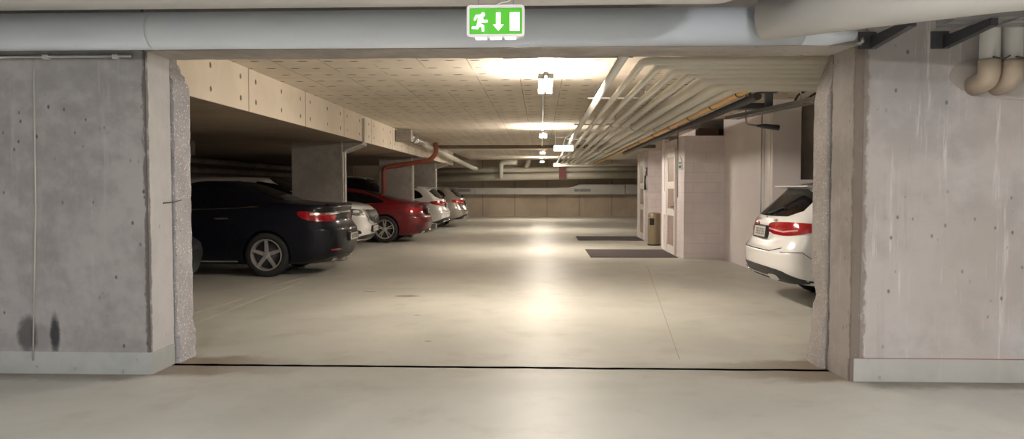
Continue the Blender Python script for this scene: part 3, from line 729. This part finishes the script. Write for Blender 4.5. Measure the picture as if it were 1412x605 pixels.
for k in range(40):
    a = 2*PI*k/40; rr = 1+.10*noise.noise(Vector((math.cos(a)*1.5, math.sin(a)*1.5, 3)))
    pts.append((3.30+.44*rr*math.cos(a), 2.17+.16*rr*math.sin(a)))
prism(bm, pts, 'XZ', 5.443, 5.452)
tag(obj('mortar_patch', bm, M['mortar'], loc=(3.19, 5.45, 2.05)), 'rough tan mortar patch round the two elbow pipes', 'mortar patch')

# ------------------------------------------------------------------ cars
def pchip(ys):
    n = len(ys); d = [ys[i+1]-ys[i] for i in range(n-1)]; m = [0]*n
    m[0], m[-1] = d[0], d[-1]
    for i in range(1, n-1):
        m[i] = 0 if d[i-1]*d[i] <= 0 else 2*d[i-1]*d[i]/(d[i-1]+d[i])
    def f(t):
        i = min(int(t), n-2); u = t-i
        return ((2*u**3-3*u*u+1)*ys[i] + (u**3-2*u*u+u)*m[i] + (-2*u**3+3*u*u)*ys[i+1] + (u**3-u*u)*m[i+1])
    return f
def hull(rows, sub=6, K=14, SG=26, cr=.5, nr=2.7):
    fs = [pchip([r[i] for r in rows]) for i in range(4)]
    bm = bmesh.new(); rings = []
    N = (len(rows)-1)*sub
    for k in range(N+1):
        z, xr, xf, w = (f(k/sub) for f in fs)
        c = min(cr, (xf-xr)*.49); half = []
        for i in range(K+1):
            th = PI/2*i/K; half.append((xr+c*(1-math.cos(th)**(2/nr)), w*math.sin(th)**(2/nr)))
        for i in range(1, SG): half.append((xr+c+(xf-xr-2*c)*i/SG, w))
        for i in range(K+1):
            th = PI/2*(1-i/K); half.append((xf-c*(1-math.cos(th)**(2/nr)), w*math.sin(th)**(2/nr)))
        xm, hl = rows[-1][1]*.5+rows[-1][2]*.5, 2.4
        half = [(x, y*(1-.07*abs((x-xm)/hl)**2.2)) for x, y in half]
        ring = half + [(x, -y) for x, y in half[-2:0:-1]]
        rings.append([bm.verts.new((x, y, z)) for x, y in ring])
    n = len(rings[0])
    for a, b in zip(rings, rings[1:]):
        for i in range(n): bm.faces.new((a[i], a[(i+1) % n], b[(i+1) % n], b[i]))
    bm.faces.new(rings[0][::-1]); bm.faces.new(rings[-1])
    bmesh.ops.recalc_face_normals(bm, faces=bm.faces[:])
    for f in bm.faces: f.smooth = True
    return bm
def chaikin(p, it=2):
    for _ in range(it):
        q = []
        for i in range(len(p)):
            a, b = p[i], p[(i+1) % len(p)]
            q += [(a[0]*.8+b[0]*.2, a[1]*.8+b[1]*.2), (a[0]*.2+b[0]*.8, a[1]*.2+b[1]*.8)]
        p = q
    return p
class Car:
    def __init__(s, name, label, loc, rz, rows, mat, wb, roh, wr, halfw, cr=.5, nr=2.7, spokes=5, twin=False, group='parked cars', rim='alloy'):
        s.root = thing(name, label, 'car', loc, rz, group); s.halfw = halfw
        bm = hull(rows, cr=cr, nr=nr); s.bvh = BVHTree.FromBMesh(bm)
        me = bpy.data.meshes.new('tmp'); bm.to_mesh(me); bm.free(); me.materials.append(mat); me.materials.append(M['black'])
        o = bpy.data.objects.new('tmp', me); COL.objects.link(o)
        cb = bmesh.new(); axl = (roh, roh+wb)
        for x in axl:
            for sd in (-1, 1):
                y0, y1 = sorted((sd*(halfw-.30), sd*(halfw+.3)))
                lathe(cb, [(wr+.035, y0), (wr+.035, y1)], 'Y', 48, (x, 0, wr+.01)); 
        bmesh.ops.holes_fill(cb, edges=[e for e in cb.edges if e.is_boundary], sides=0)
        bmesh.ops.recalc_face_normals(cb, faces=cb.faces[:])
        for f in cb.faces: f.material_index = 1
        cm = bpy.data.meshes.new('cut'); cb.to_mesh(cm); cb.free(); cm.materials.append(mat); cm.materials.append(M['black'])
        co = bpy.data.objects.new('cut', cm); COL.objects.link(co)
        md = o.modifiers.new('b', 'BOOLEAN'); md.operation = 'DIFFERENCE'; md.solver = 'EXACT'; md.object = co
        bpy.context.view_layer.update()
        ev = o.evaluated_get(bpy.context.evaluated_depsgraph_get())
        nm = bpy.data.meshes.new_from_object(ev); nm.name = 'body'
        nm.shade_smooth(); nm.set_sharp_from_angle(angle=math.radians(38))
        bpy.data.objects.remove(o); bpy.data.objects.remove(co)
        body = bpy.data.objects.new('body', nm); COL.objects.link(body); body.parent = s.root; s.body = body
        # wheels
        w0 = None
        for x in axl:
            for sd in (-1, 1):
                bmw = lathe(bmesh.new(), [(wr*.70, -.10), (wr*.80, -.112), (wr*.95, -.105), (wr, -.08), (wr, .08), (wr*.95, .105), (wr*.80, .112), (wr*.70, .10)], 'Y', 56, closed=True)
                wh = obj('wheel', bmw, M['rubber'], s.root); wh.location = (x, sd*(halfw-.145), wr)
                if sd > 0: wh.rotation_euler = (0, 0, PI)
                R = wr*.72
                b = lathe(bmesh.new(), [(R, -.10), (R, -.112), (R-.012, -.114), (R-.022, -.10), (R-.03, -.05), (R-.03, .09), (R, .1)], 'Y', 56, closed=True)
                for k in range(spokes):
                    for off in ((-.16, .16) if twin else (0,)):
                        a = 2*PI*k/spokes + PI/2 + off; ca, sa = math.cos(a), math.sin(a)
                        wi, wo = (.017, .012) if twin else (.030, .023)
                        p = []
                        for r_, hw, yy in ((.04, wi, -.088), (R*.55, (wi+wo)/2, -.094), (R-.012, wo, -.104)):
                            for sg in (-1, 1):
                                cx_, cz_ = r_*ca - sg*hw*sa, r_*sa + sg*hw*ca
                                p.append([b.verts.new((cx_, yy, cz_)), b.verts.new((cx_, yy+.035, cz_))])
                        for q in (0, 2):
                            A, B, C_, D = p[q], p[q+1], p[q+3], p[q+2]
                            b.faces.new((A[0], B[0], C_[0], D[0])); b.faces.new((A[1], D[1], C_[1], B[1]))
                            b.faces.new((A[0], D[0], D[1], A[1])); b.faces.new((B[0], B[1], C_[1], C_[0]))
                lathe(b, [(.0, -.10), (.03, -.10), (.055, -.09), (.06, -.04), (0, -.04)], 'Y', 24)
                obj('rim', b, M[rim], wh, smooth=35)
                obj('brake_disc', lathe(bmesh.new(), [(0, -.02), (R*.72, -.02), (R*.72, 0), (R-.03, .0), (R-.03, .03), (0, .03)], 'Y', 40), M['dark_steel'], wh)
    def decal(s, name, poly, proj, mat, off=.004, gu=.035, gv=.035, parent=None, label=None, th=.012, rnd=2):
        if rnd: poly = chaikin(poly, rnd)
        if isinstance(mat, str): mat = M[mat]
        bm = bmesh.new(); bm.faces.new([bm.verts.new((u, v, 0)) for u, v in poly])
        for ax, g in ((0, gu), (1, gv)):
            lo, hi = min(p[ax] for p in poly), max(p[ax] for p in poly)
            k = math.floor(lo/g)+1
            while k*g < hi-1e-5:
                if k*g > lo+1e-5:
                    co = [0, 0, 0]; co[ax] = k*g+1e-5; no = [0, 0, 0]; no[ax] = 1
                    bmesh.ops.bisect_plane(bm, geom=bm.verts[:]+bm.edges[:]+bm.faces[:], plane_co=co, plane_no=no)
                k += 1
        bmesh.ops.triangulate(bm, faces=bm.faces[:])
        bad = []; low = {}
        for v in bm.verts:
            o, d = proj(v.co.x, v.co.y); hit, nrm, _, _ = s.bvh.ray_cast(Vector(o), Vector(d))
            if hit is None: bad.append(v); continue
            if nrm.dot(Vector(d)) > 0: nrm = -nrm
            low[v] = (hit - nrm*th); v.co = hit + nrm*off
        bmesh.ops.delete(bm, geom=bad, context='VERTS')
        edges = [e for e in bm.edges if e.is_boundary]; vs = {}
        for e in edges:
            for v in e.verts:
                if v not in vs: vs[v] = bm.verts.new(low[v])
        for e in edges:
            a, b = e.verts; bm.faces.new((a, b, vs[b], vs[a]))
        for f in bm.faces: f.smooth = True
        o = obj(name, bm, mat, parent or s.root)
        o.data.set_sharp_from_angle(angle=math.radians(50))
        if label: o['label'] = label
        return o
    side = staticmethod(lambda sd: (lambda u, v: ((u, sd*3, v), (0, -sd, 0))))
    rear = staticmethod(lambda u, v: ((-2, u, v), (1, 0, 0)))
    front = staticmethod(lambda u, v: ((8, u, v), (-1, 0, 0)))
    top = staticmethod(lambda u, v: ((u, v, 3), (0, 0, -1)))
    @staticmethod
    def cyl(xc, yc, sd, fr=False):
        def f(u, v):
            a = math.radians(u); d = Vector(((1 if fr else -1)*math.cos(a), sd*math.sin(a), 0))
            return (Vector((xc, sd*yc, v))+d*3, -d)
        return f
    def stripe(s, name, pts, w, proj, mat, off=.0025, us=1, **k):
        L, R = [], []; pts = [(p[0]*us, p[1]) for p in pts]
        for i, p in enumerate(pts):
            a = Vector(pts[max(i-1, 0)]); b = Vector(pts[min(i+1, len(pts)-1)]); d = (b-a).normalized(); n = Vector((-d.y, d.x))*w/2
            L.append((p[0]+n.x, p[1]+n.y)); R.append((p[0]-n.x, p[1]-n.y))
        return s.decal(name, [(p[0]/us, p[1]) for p in L+R[::-1]], proj, mat, off, rnd=0, **k)
    def plate(s, at, n, w=.5, h=.115, tilt=0, chars=7):
        """number plate: at = centre, n = -1 rear, +1 front"""
        p = bpy.data.objects.new('number_plate', None)
        bm = bmesh.new(); prism(bm, rrect(0, 0, w, h, .012), 'YZ', 0, n*.012)
        o = obj('number_plate', bm, M['plate'], s.root); o.location = at; o.rotation_euler = (0, tilt, 0)
        bm = bmesh.new()
        outer = rrect(0, 0, w+.03, h+.03, .015); inner = rrect(0, 0, w-.005, h-.005, .012)
        m = len(outer)
        for x0, x1 in ((0, n*.016),):
            A = [bm.verts.new((x1, u, v)) for u, v in outer]; B = [bm.verts.new((x1, u, v)) for u, v in inner]; C = [bm.verts.new((x0-n*.03, u, v)) for u, v in outer]
            for i in range(m):
                j = (i+1) % m; bm.faces.new((A[i], A[j], B[j], B[i])); bm.faces.new((A[i], C[i], C[j], A[j]))
        obj('plate_surround', bm, M['trim_dark'], o)
        bm = bmesh.new(); random.seed(int(abs(at[2])*1000)+chars)
        for k in range(chars):
            y = -w*.40+w*.80*(k+.5)/chars; a, b = sorted((n*.012, n*.0145))
            cw, chh = w*.80/chars*.30, h*.30
            for seg in range(3):
                zz = (-1, 0, 1)[seg]*chh*.85
                bx(bm, a, b, y-cw, y+cw*random.uniform(.3, 1), zz-.006, zz+.006)
            bx(bm, a, b, y-cw-.004, y-cw+.010, -chh, chh)
        obj('plate_marks', bm, M['plate_ink'], o)
    def rail(s, sd, xs, y, r, up=.012):
        pts = []
        for x in xs:
            hit = s.bvh.ray_cast(Vector((x, sd*y, 3)), Vector((0, 0, -1)))[0]
            if hit: pts.append(hit+Vector((0, 0, up)))
        o = obj('roof_rail', tube(bmesh.new(), pts, r, 10), M['rail'], s.root); o['label'] = 'pale metal roof rail'
    def mirror(s, x, z, y, mat):
        for sd in (-1, 1):
            bm = bmesh.new(); bmesh.ops.create_uvsphere(bm, u_segments=20, v_segments=12, radius=1)
            for v in bm.verts:
                v.co = Vector((v.co.x*.07, v.co.y*.10, v.co.z*.07)); v.co.x += .02*abs(v.co.y)*10
                v.co += Vector((x, sd*(y+.13), z))
            tube(bm, [(x, sd*(y-.08), z-.05), (x, sd*(y+.1), z-.02)], .022, 10)
            obj('wing_mirror', bm, mat, s.root, smooth=60)
def emblem(parent, at, n, r=.035, star=False, bar=False):
    bm = lathe(bmesh.new(), [(r-.007, 0), (r, 0), (r, n*.008), (r-.007, n*.008)], 'X', 28, closed=True)
    if star:
        for k in range(3):
            a = PI/2+k*2*PI/3; d = Vector((0, math.cos(a), math.sin(a))); q = Vector((0, -d.z, d.y))
            vs = [bm.verts.new(d*r), bm.verts.new(q*r*.14), bm.verts.new(-q*r*.14), bm.verts.new(Vector((n*.01, 0, 0)))]
            bm.faces.new((vs[0], vs[1], vs[3])); bm.faces.new((vs[0], vs[3], vs[2])); bm.faces.new((vs[0], vs[2], vs[1]))
    if bar: bx(bm, *sorted((0, n*.012)), -r*1.15, r*1.15, -.010, .010)
    o = obj('emblem', bm, M['chrome'], parent); o.location = at; return o

# ---- black saloon, rear facing the corridor
K = 1.035
rows = [(.18,.40,4.55,.76),(.235,.15,4.74,.85),(.38,.035,4.81,.905),(.56,.0,4.83,.925),(.70,.015,4.82,.93),(.77,.07,4.78,.93),(.86,.11,4.66,.922),
        (.97,.12,4.35,.905),(1.04,.09,4.0,.88),(1.075,.10,3.80,.855),(1.10,.30,3.62,.82),(1.14,.80,3.42,.775),(1.24,1.10,3.12,.725),
        (1.36,1.40,2.88,.675),(1.44,1.60,2.70,.62),(1.49,1.78,2.52,.54),(1.51,2.05,2.38,.35)]
rows = [(z*K if z < 1.12 else 1.1385+(z-1.10)*.90, a, b, w) for z, a, b, w in rows]
c = Car('saloon_car', 'black four-door saloon with red tail light, nearest on the left', (-3.14, 12.48, 0), PI, rows, M['p_blueblack'], 2.74, 1.15, .345, .93)
for sd in (1, -1):
    P = c.side(sd)
    c.decal('side_window', [(1.30, 1.08*K), (1.50, 1.06*K), (2.18, 1.04*K), (2.18, 1.345*K), (1.98, 1.34*K), (1.66, 1.27*K)], P, 'glass', rnd=1)
    c.decal('side_window', [(2.25, 1.04*K), (3.35, 1.02*K), (3.30, 1.08*K), (2.80, 1.31*K), (2.25, 1.345*K)], P, 'glass', rnd=1)
    c.stripe('window_trim', [(1.27, 1.065*K), (1.6, 1.04*K), (2.2, 1.022*K), (3.3, 1.0*K)], .014, P, 'chrome', label='chrome strip under the side windows')
    c.stripe('door_gap', [(1.62, 1.0*K), (1.58, .85), (1.70, .62), (1.78, .33)], .007, P, 'seam')
    c.stripe('door_gap', [(2.33, 1.0*K), (2.35, .33)], .007, P, 'seam')
    c.decal('door_handle', [(1.72, .90), (1.95, .895), (1.95, .925), (1.72, .93)], P, 'chrome', off=.02)
    c.stripe('sill_trim', [(1.62, .24), (3.4, .24)], .02, P, 'chrome')
    lo = c.cyl(.6, .42, sd)
    l = c.decal('tail_light', [(8, .87), (50, .86), (86, .90), (98, .99), (94, 1.03), (60, 1.01), (8, .99)], lo, 'lens_red', gu=3, gv=.03, off=.008)
    c.stripe('light_chrome_bar', [(-10, .985), (30, .985), (72, .98)], .030, lo, 'chrome', off=.012, gu=3, parent=None)
    c.decal('light_lower_lens', [(12, .885), (50, .88), (60, .90), (50, .925), (12, .925)], lo, 'lens_red', gu=3, off=.013)
    c.decal('reflector', [(12, .40), (34, .40), (34, .43), (12, .43)], lo, 'lens_red', gu=3)
    c.decal('exhaust_tip', [(6, .235), (22, .235), (22, .285), (6, .285)], lo, 'chrome', gu=3, off=.02)
c.decal('rear_window', [(.86, -.60), (.92, .60), (1.60, .46), (1.60, -.46)][0:0] or [(.84, .62), (1.62, .47), (1.62, -.47), (.84, -.62)], c.top, 'glass')
c.stripe('boot_chrome_bar', [(-.5, .985*K*.985), (.5, .985*K*.985)], .030, c.rear, 'chrome', off=.012)
c.stripe('boot_gap', [(-.62, .84), (-.5, .80), (.5, .80), (.62, .84)], .008, c.rear, 'seam')
c.stripe('boot_lip', [(-.66, 1.075*K), (0, 1.085*K), (.66, 1.075*K)], .018, c.rear, 'p_blueblack', off=.02)
c.decal('lower_bumper', [(-.7, .22), (.7, .22), (.66, .32), (-.66, .32)], c.rear, 'trim_dark')
c.plate((-.012, .0, .60), -1, tilt=-.03)
emblem(c.root, (.085, 0, .92), -1, .04, bar=True)
c.mirror(3.25, 1.08, .88, M['p_blueblack'])
SALOON = c

# ---- red fastback
rows = [(.18,.38,4.4,.78),(.24,.13,4.65,.86),(.36,.04,4.73,.90),(.52,.0,4.75,.92),(.64,.02,4.72,.925),(.74,.10,4.62,.92),(.84,.14,4.45,.91),
        (.92,.12,4.15,.89),(.985,.07,3.85,.865),(1.01,.08,3.68,.84),(1.035,.30,3.55,.80),(1.10,.72,3.30,.755),(1.20,1.12,3.02,.70),(1.29,1.50,2.8,.64),(1.355,1.85,2.62,.56),(1.39,2.1,2.45,.42),(1.40,2.22,2.38,.2)]
c = Car('fastback_car', 'deep red sloping-roof car with star-spoke alloy wheels', (-2.92, 19.95, 0), PI, rows, M['p_red'], 2.82, 1.07, .345, .92, twin=True)
for sd in (1, -1):
    P = c.side(sd)
    c.decal('side_window', [(1.05, 1.03), (1.35, 1.01), (2.15, .99), (2.15, 1.30), (1.75, 1.27), (1.35, 1.17)], P, 'glass', rnd=1)
    c.decal('side_window', [(2.22, .99), (3.30, .97), (3.2, 1.03), (2.70, 1.28), (2.22, 1.30)], P, 'glass', rnd=1)
    c.stripe('window_trim', [(1.0, 1.02), (1.35, .995), (2.2, .975), (3.3, .955)], .010, P, 'chrome')
    c.stripe('door_gap', [(1.60, .96), (1.52, .8), (1.66, .5), (1.75, .33)], .007, P, 'seam')
    c.decal('door_handle', [(1.66, .80), (1.88, .795), (1.88, .825), (1.66, .83)], P, 'p_red', off=.02)
    c.stripe('shoulder_crease', [(.25, .80), (1.1, .82), (2.4, .80), (4.0, .76)], .012, P, 'p_red', off=.006)
    lo = c.cyl(.6, .42, sd)
    c.decal('tail_light', [(6, .79), (50, .76), (78, .80), (84, .88), (60, .885), (6, .86)], lo, 'lens_red', gu=3, off=.008)
    c.decal('exhaust_tip', [(2, .25), (22, .25), (22, .31), (2, .31)], lo, 'chrome', gu=3, off=.03)
    c.decal('bumper_vent', [(20, .36), (52, .38), (56, .44), (22, .42)], lo, 'trim_dark', gu=3)
c.decal('rear_window', [(.78, .60), (1.75, .47), (1.75, -.47), (.78, -.60)], c.top, 'glass')
c.stripe('tailgate_gap', [(-.7, .72), (.7, .72)], .008, c.rear, 'seam')
c.stripe('boot_lip', [(-.66, .985), (0, .995), (.66, .985)], .022, c.rear, 'p_red', off=.025)
c.decal('diffuser', [(-.66, .22), (.66, .22), (.58, .34), (-.58, .34)], c.rear, 'trim_dark')
c.plate((.06, 0, .80), -1, tilt=.12)
emblem(c.root, (.07, 0, .92), -1, .03)
c.mirror(3.15, 1.02, .87, M['p_red'])

# ---- estate car body shared by three cars
def estate(name, label, loc, rz, mat, full=False, glassroof=False, h=1.0, lens='lens_red', rim='alloy'):
    rows = [(.20,.62,4.4,.74),(.255,.42,4.6,.82),(.30,.14,4.62,.865),(.38,.05,4.66,.885),(.50,.005,4.70,.90),(.62,.0,4.70,.905),(.70,.05,4.66,.905),(.80,.10,4.56,.905),
            (.90,.12,4.35,.90),(.98,.14,4.0,.88),(1.04,.17,3.72,.855),(1.10,.23,3.50,.82),(1.20,.33,3.2,.77),(1.31,.44,2.93,.715),(1.38,.51,2.8,.67),
            (1.42,.56,2.68,.62),(1.455,.80,2.5,.53),(1.47,1.3,2.25,.3)]
    rows = [(z*h, a, b, w) for z, a, b, w in rows]
    c = Car(name, label, loc, rz, rows, mat, 2.84, 1.06, .335, .905, cr=.36, nr=2.8, rim=rim)
    for sd in (1, -1):
        P = c.side(sd)
        c.decal('side_window', [(.72, 1.12), (.86, 1.07), (1.40, 1.05), (1.40, 1.345), (1.0, 1.335), (.86, 1.27)], P, 'glass', rnd=1)
        c.decal('side_window', [(1.47, 1.045), (2.20, 1.02), (2.20, 1.36), (1.47, 1.35)], P, 'glass', rnd=1)
        c.decal('side_window', [(2.27, 1.02), (3.3, 1.0), (3.22, 1.06), (2.78, 1.32), (2.27, 1.36)], P, 'glass', rnd=1)
        c.stripe('door_gap', [(1.42, 1.02), (1.36, .8), (1.52, .55), (1.62, .33)], .007, P, 'seam')
        c.stripe('door_gap', [(2.33, 1.0), (2.35, .33)], .007, P, 'seam')
        c.decal('door_handle', [(1.55, .87), (1.77, .865), (1.77, .895), (1.55, .90)], P, mat, off=.02)
        lo = c.cyl(.55, .40, sd)
        c.decal('tail_light', [(-26, .875), (0, .845), (40, .835), (74, .885), (88, .945), (82, .98), (50, .995), (0, .985), (-26, .97)], lo, lens, gu=3, off=.010)
        c.stripe('light_inner_bar', [(-20, .905), (30, .88), (56, .905)], .016, lo, 'lens_pale', gu=3, off=.014)
        c.stripe('bumper_crease', [(34, .655), (62, .66), (76, .57), (84, .47)], .007, lo, 'seam' if full else mat, gu=3, off=.003, us=.011)
        c.decal('exhaust_tip', [(2, .325), (30, .335), (26, .40), (2, .395)], lo, 'chrome', gu=3, off=.022)
        c.decal('roof_rail', [(.95, 1.405*h), (2.6, 1.405*h), (2.6, 1.425*h), (.95, 1.425*h)], P, 'trim_dark' if not glassroof else 'chrome', off=.02)
    c.decal('rear_window', [(-.70, 1.06), (0, 1.045), (.70, 1.06), (.62, 1.37*h), (-.62, 1.37*h)], c.rear, 'glass', rnd=1)
    bm = prism(bmesh.new(), [(.37, 1.40), (.385, 1.418), (.95, 1.458), (.95, 1.43), (.52, 1.375)], 'XZ', -.60, .60)
    for v in bm.verts:
        if v.co.x > .6: v.co.y *= .85
        if v.co.x < .45: v.co.x += .05*abs(v.co.y/.6)**2
    bmesh.ops.bevel(bm, geom=bm.edges[:], offset=.006, segments=2, affect='EDGES')
    obj('roof_spoiler', bm, mat, c.root, smooth=40)
    c.stripe('tailgate_chrome_bar', [(-.42, 1.0), (.42, 1.0)], .028, c.rear, 'chrome', off=.016)
    c.stripe('tailgate_gap', [(-.68, .70), (-.5, .655), (.5, .655), (.68, .70)], .010, c.rear, 'seam')
    zz = .02
    for sd in (1,):
        c.decal('diffuser', [(-.86, .285), (.86, .285), (.86, .36), (.66, .47), (-.66, .47), (-.86, .36)], c.rear, 'trim_dark', off=.006)
    c.stripe('diffuser_chrome_line', [(-.38, .36), (.38, .36)], .016, c.rear, 'chrome', off=.012)
    c.plate((.085, 0, .86), -1, tilt=.10, w=.46, h=.13)
    emblem(c.root, (.165, 0, 1.01), -1, .035, star=True)
    bm = tube(bmesh.new(), [(.17, .0, 1.075), (.24, -.18, 1.13), (.27, -.34, 1.16)], .009, 8)
    obj('rear_wiper', bm, M['black'], c.root)
    c.mirror(3.15, 1.03, .86, mat)
    return c
estate('estate_car', 'white estate car parked on the right with its tail towards the corridor', (2.63, 9.42, 0), 0, M['p_white'], True)
estate('estate_car', 'white estate car on the left beyond the red car', (-2.98, 24.45, 0), PI, M['p_white'])
estate('estate_car', 'silver estate car parked last on the left by the back wall', (-2.65, 27.45, 0), PI, M['p_silver'], glassroof=True)

# ---- crossover, nose to the corridor
rows = [(.21,.4,4.28,.76),(.28,.14,4.50,.85),(.42,.05,4.60,.90),(.58,.0,4.64,.91),(.70,.0,4.65,.915),(.80,.02,4.62,.915),(.88,.05,4.56,.91),(.95,.06,4.46,.90),
        (1.01,.08,4.22,.875),(1.05,.10,3.90,.85),(1.09,.12,3.66,.83),(1.16,.18,3.42,.80),(1.30,.30,3.12,.75),(1.45,.42,2.82,.70),(1.55,.5,2.6,.65),(1.60,.7,2.4,.55),(1.62,1.1,2.1,.35)]
CROSS = rows
rows = [(z if z < .5 else z*1.06 if z < 1.1 else 1.155+(z-1.09)*.91, a, b, w) for z, a, b, w in rows]
c = Car('crossover_car', 'white crossover with its headlight and grille facing the corridor', (-3.64-4.65, 16.45, 0), 0, rows, M['p_white'], 2.65, 1.05, .345, .915, cr=.42)
for sd in (1, -1):
    P = c.side(sd); lo = c.cyl(3.95, .38, sd, True)
    c.decal('headlight', [(24, .84), (40, .85), (66, .89), (88, .96), (80, .99), (44, .955), (22, .93)], lo, 'lens_clear', gu=3, off=.008)
    c.stripe('headlight_rim', [(22, .825), (42, .83), (68, .875)], .022, lo, 'black', gu=3, off=.010, us=.011)
    c.decal('headlight_lamp', [(32, .87), (46, .875), (46, .92), (32, .92)], lo, 'white_plastic', gu=3, off=.012)
    c.decal('grille_side', [(-30, .93), (20, .93), (6, .64), (-30, .64)], lo, 'black', gu=3, off=.006)
    c.stripe('grille_chrome', [(17, .93), (4, .68), (-14, .63)], .05, lo, 'chrome', gu=3, off=.022, us=.011)
    c.stripe('grille_chrome', [(-10, .90), (-4, .72), (-16, .60)][::-1], 2.2, lo, 'chrome', gu=2, off=.022) if False else None
    c.decal('side_window', [(.9, 1.14), (2.1, 1.13), (2.1, 1.545), (1.2, 1.53)], P, 'glass', rnd=1)
    c.decal('side_window', [(2.18, 1.13), (3.3, 1.14), (2.75, 1.47), (2.18, 1.545)], P, 'glass', rnd=1)
    c.decal('fog_lamp_recess', [(24, .42), (54, .42), (50, .52), (30, .50)], lo, 'black', gu=3)
    c.stripe('bonnet_gap', [(3.65, .30+.3*sd), (3.66, .33)], .006, P, 'seam') if False else None
    c.stripe('arch_trim', [(3.22, .38), (3.25, .62), (3.42, .76)], .03, P, 'trim_dark')
    c.stripe('sill_trim', [(1.5, .30), (3.2, .30)], .08, P, 'trim_dark')
c.decal('grille', [(-.42, .92), (.42, .92), (.30, .62), (-.30, .62)], c.front, 'black', off=.01)
c.decal('lower_intake', [(-.72, .30), (.72, .30), (.62, .40), (-.62, .40)], c.front, 'black', off=.006)
c.decal('lower_lip', [(-.70, .235), (.70, .235), (.66, .275), (-.66, .275)], c.front, 'trim_dark', off=.012)
c.decal('windscreen', [(2.40, -.60), (3.50, -.70), (3.50, .70), (2.40, .60)], c.top, 'glass', gu=.05, gv=.05)
c.plate((4.65, 0, .52), 1)
emblem(c.root, (4.655, 0, .76), 1, .055, bar=True)
c.mirror(3.2, 1.12, .87, M['p_white'])

# ---- slate grey car, only its nose corner shows past the left jamb
rows = [(.16,.38,4.2,.74),(.22,.14,4.42,.83),(.34,.05,4.47,.87),(.48,.0,4.50,.885),(.58,.0,4.48,.89),(.68,.04,4.38,.89),(.76,.08,4.2,.88),(.84,.10,3.9,.865),
        (.92,.10,3.6,.845),(.98,.12,3.4,.82),(1.08,.3,3.15,.775),(1.2,.5,2.9,.72),(1.32,.75,2.62,.65),(1.40,1.0,2.4,.56),(1.43,1.4,2.15,.35)]
c = Car('hatchback_car', 'slate grey car whose nose just shows past the left jamb', (-4.72-4.5, 9.95, 0), 0, rows, M['p_grey'], 2.6, 1.0, .32, .89)
for sd in (1, -1):
    P = c.side(sd); lo = c.cyl(3.95, .42, sd, True)
    c.decal('headlight', [(14, .60), (50, .60), (80, .66), (74, .70), (20, .66)], lo, 'lens_clear', gu=3, off=.008)
    c.decal('side_window', [(.8, .99), (3.2, .95), (2.5, 1.28), (1.1, 1.28)], P, 'glass', rnd=1)
c.decal('grille', [(-.45, .38), (.45, .38), (.40, .56), (-.40, .56)], c.front, 'black')
c.decal('windscreen', [(-.62, .99), (.62, .99), (.54, 1.33), (-.54, 1.33)], c.front, 'glass')
c.mirror(3.0, .98, .85, M['p_grey'])

# ---- tall dark car beyond the red one
rows = [(z*1.06, a, b, w*.86) for z, a, b, w in CROSS]
c = Car('tall_dark_car', 'tall black car with a pale roof rail behind the red car', (-4.55, 22.52, 0), PI, rows, M['p_dark'], 2.65, 1.0, .34, .79)
for sd in (1, -1):
    P = c.side(sd)
    c.decal('side_window', [(.75, 1.2), (2.1, 1.16), (2.1, 1.56), (.95, 1.54)], P, 'glass', rnd=1)
    c.decal('side_window', [(2.18, 1.16), (3.3, 1.14), (2.75, 1.50), (2.18, 1.56)], P, 'glass', rnd=1)
    c.rail(sd, [.6, .75, 1.0, 1.4, 1.8, 2.2], .42, .02, .03)
    c.decal('tail_light', [(6, .98), (60, .98), (60, 1.12), (6, 1.10)], c.cyl(.6, .38, sd), 'lens_red', gu=3)
c.decal('rear_window', [(-.55, 1.2), (.55, 1.2), (.5, 1.55), (-.5, 1.55)], c.rear, 'glass')
c.plate((.0, 0, .8), -1)

# ------------------------------------------------------------------ camera, world, look
cam = bpy.data.cameras.new('camera'); co = bpy.data.objects.new('camera', cam); COL.objects.link(co)
cam.sensor_width = 36; cam.lens = 36*1040/1412; cam.clip_end = 200
co.location = (0, 0, 1.38); co.rotation_euler = (PI/2 - math.atan(42.5/1040), 0, math.radians(2.2))
S.camera = co
w = bpy.data.worlds.new('world'); S.world = w; w.use_nodes = True
w.node_tree.nodes['Background'].inputs[0].default_value = (.5, .5, .5, 1); w.node_tree.nodes['Background'].inputs[1].default_value = 0.0
S.view_settings.view_transform = 'Standard'; S.view_settings.look = 'None'
S.view_settings.exposure = 1.0; S.view_settings.gamma = 1; S.view_settings.use_curve_mapping = False
try:
    S.cycles.use_denoising = True; S.cycles.max_bounces = 10; S.cycles.diffuse_bounces = 6; S.cycles.sample_clamp_indirect = 8
except Exception: pass
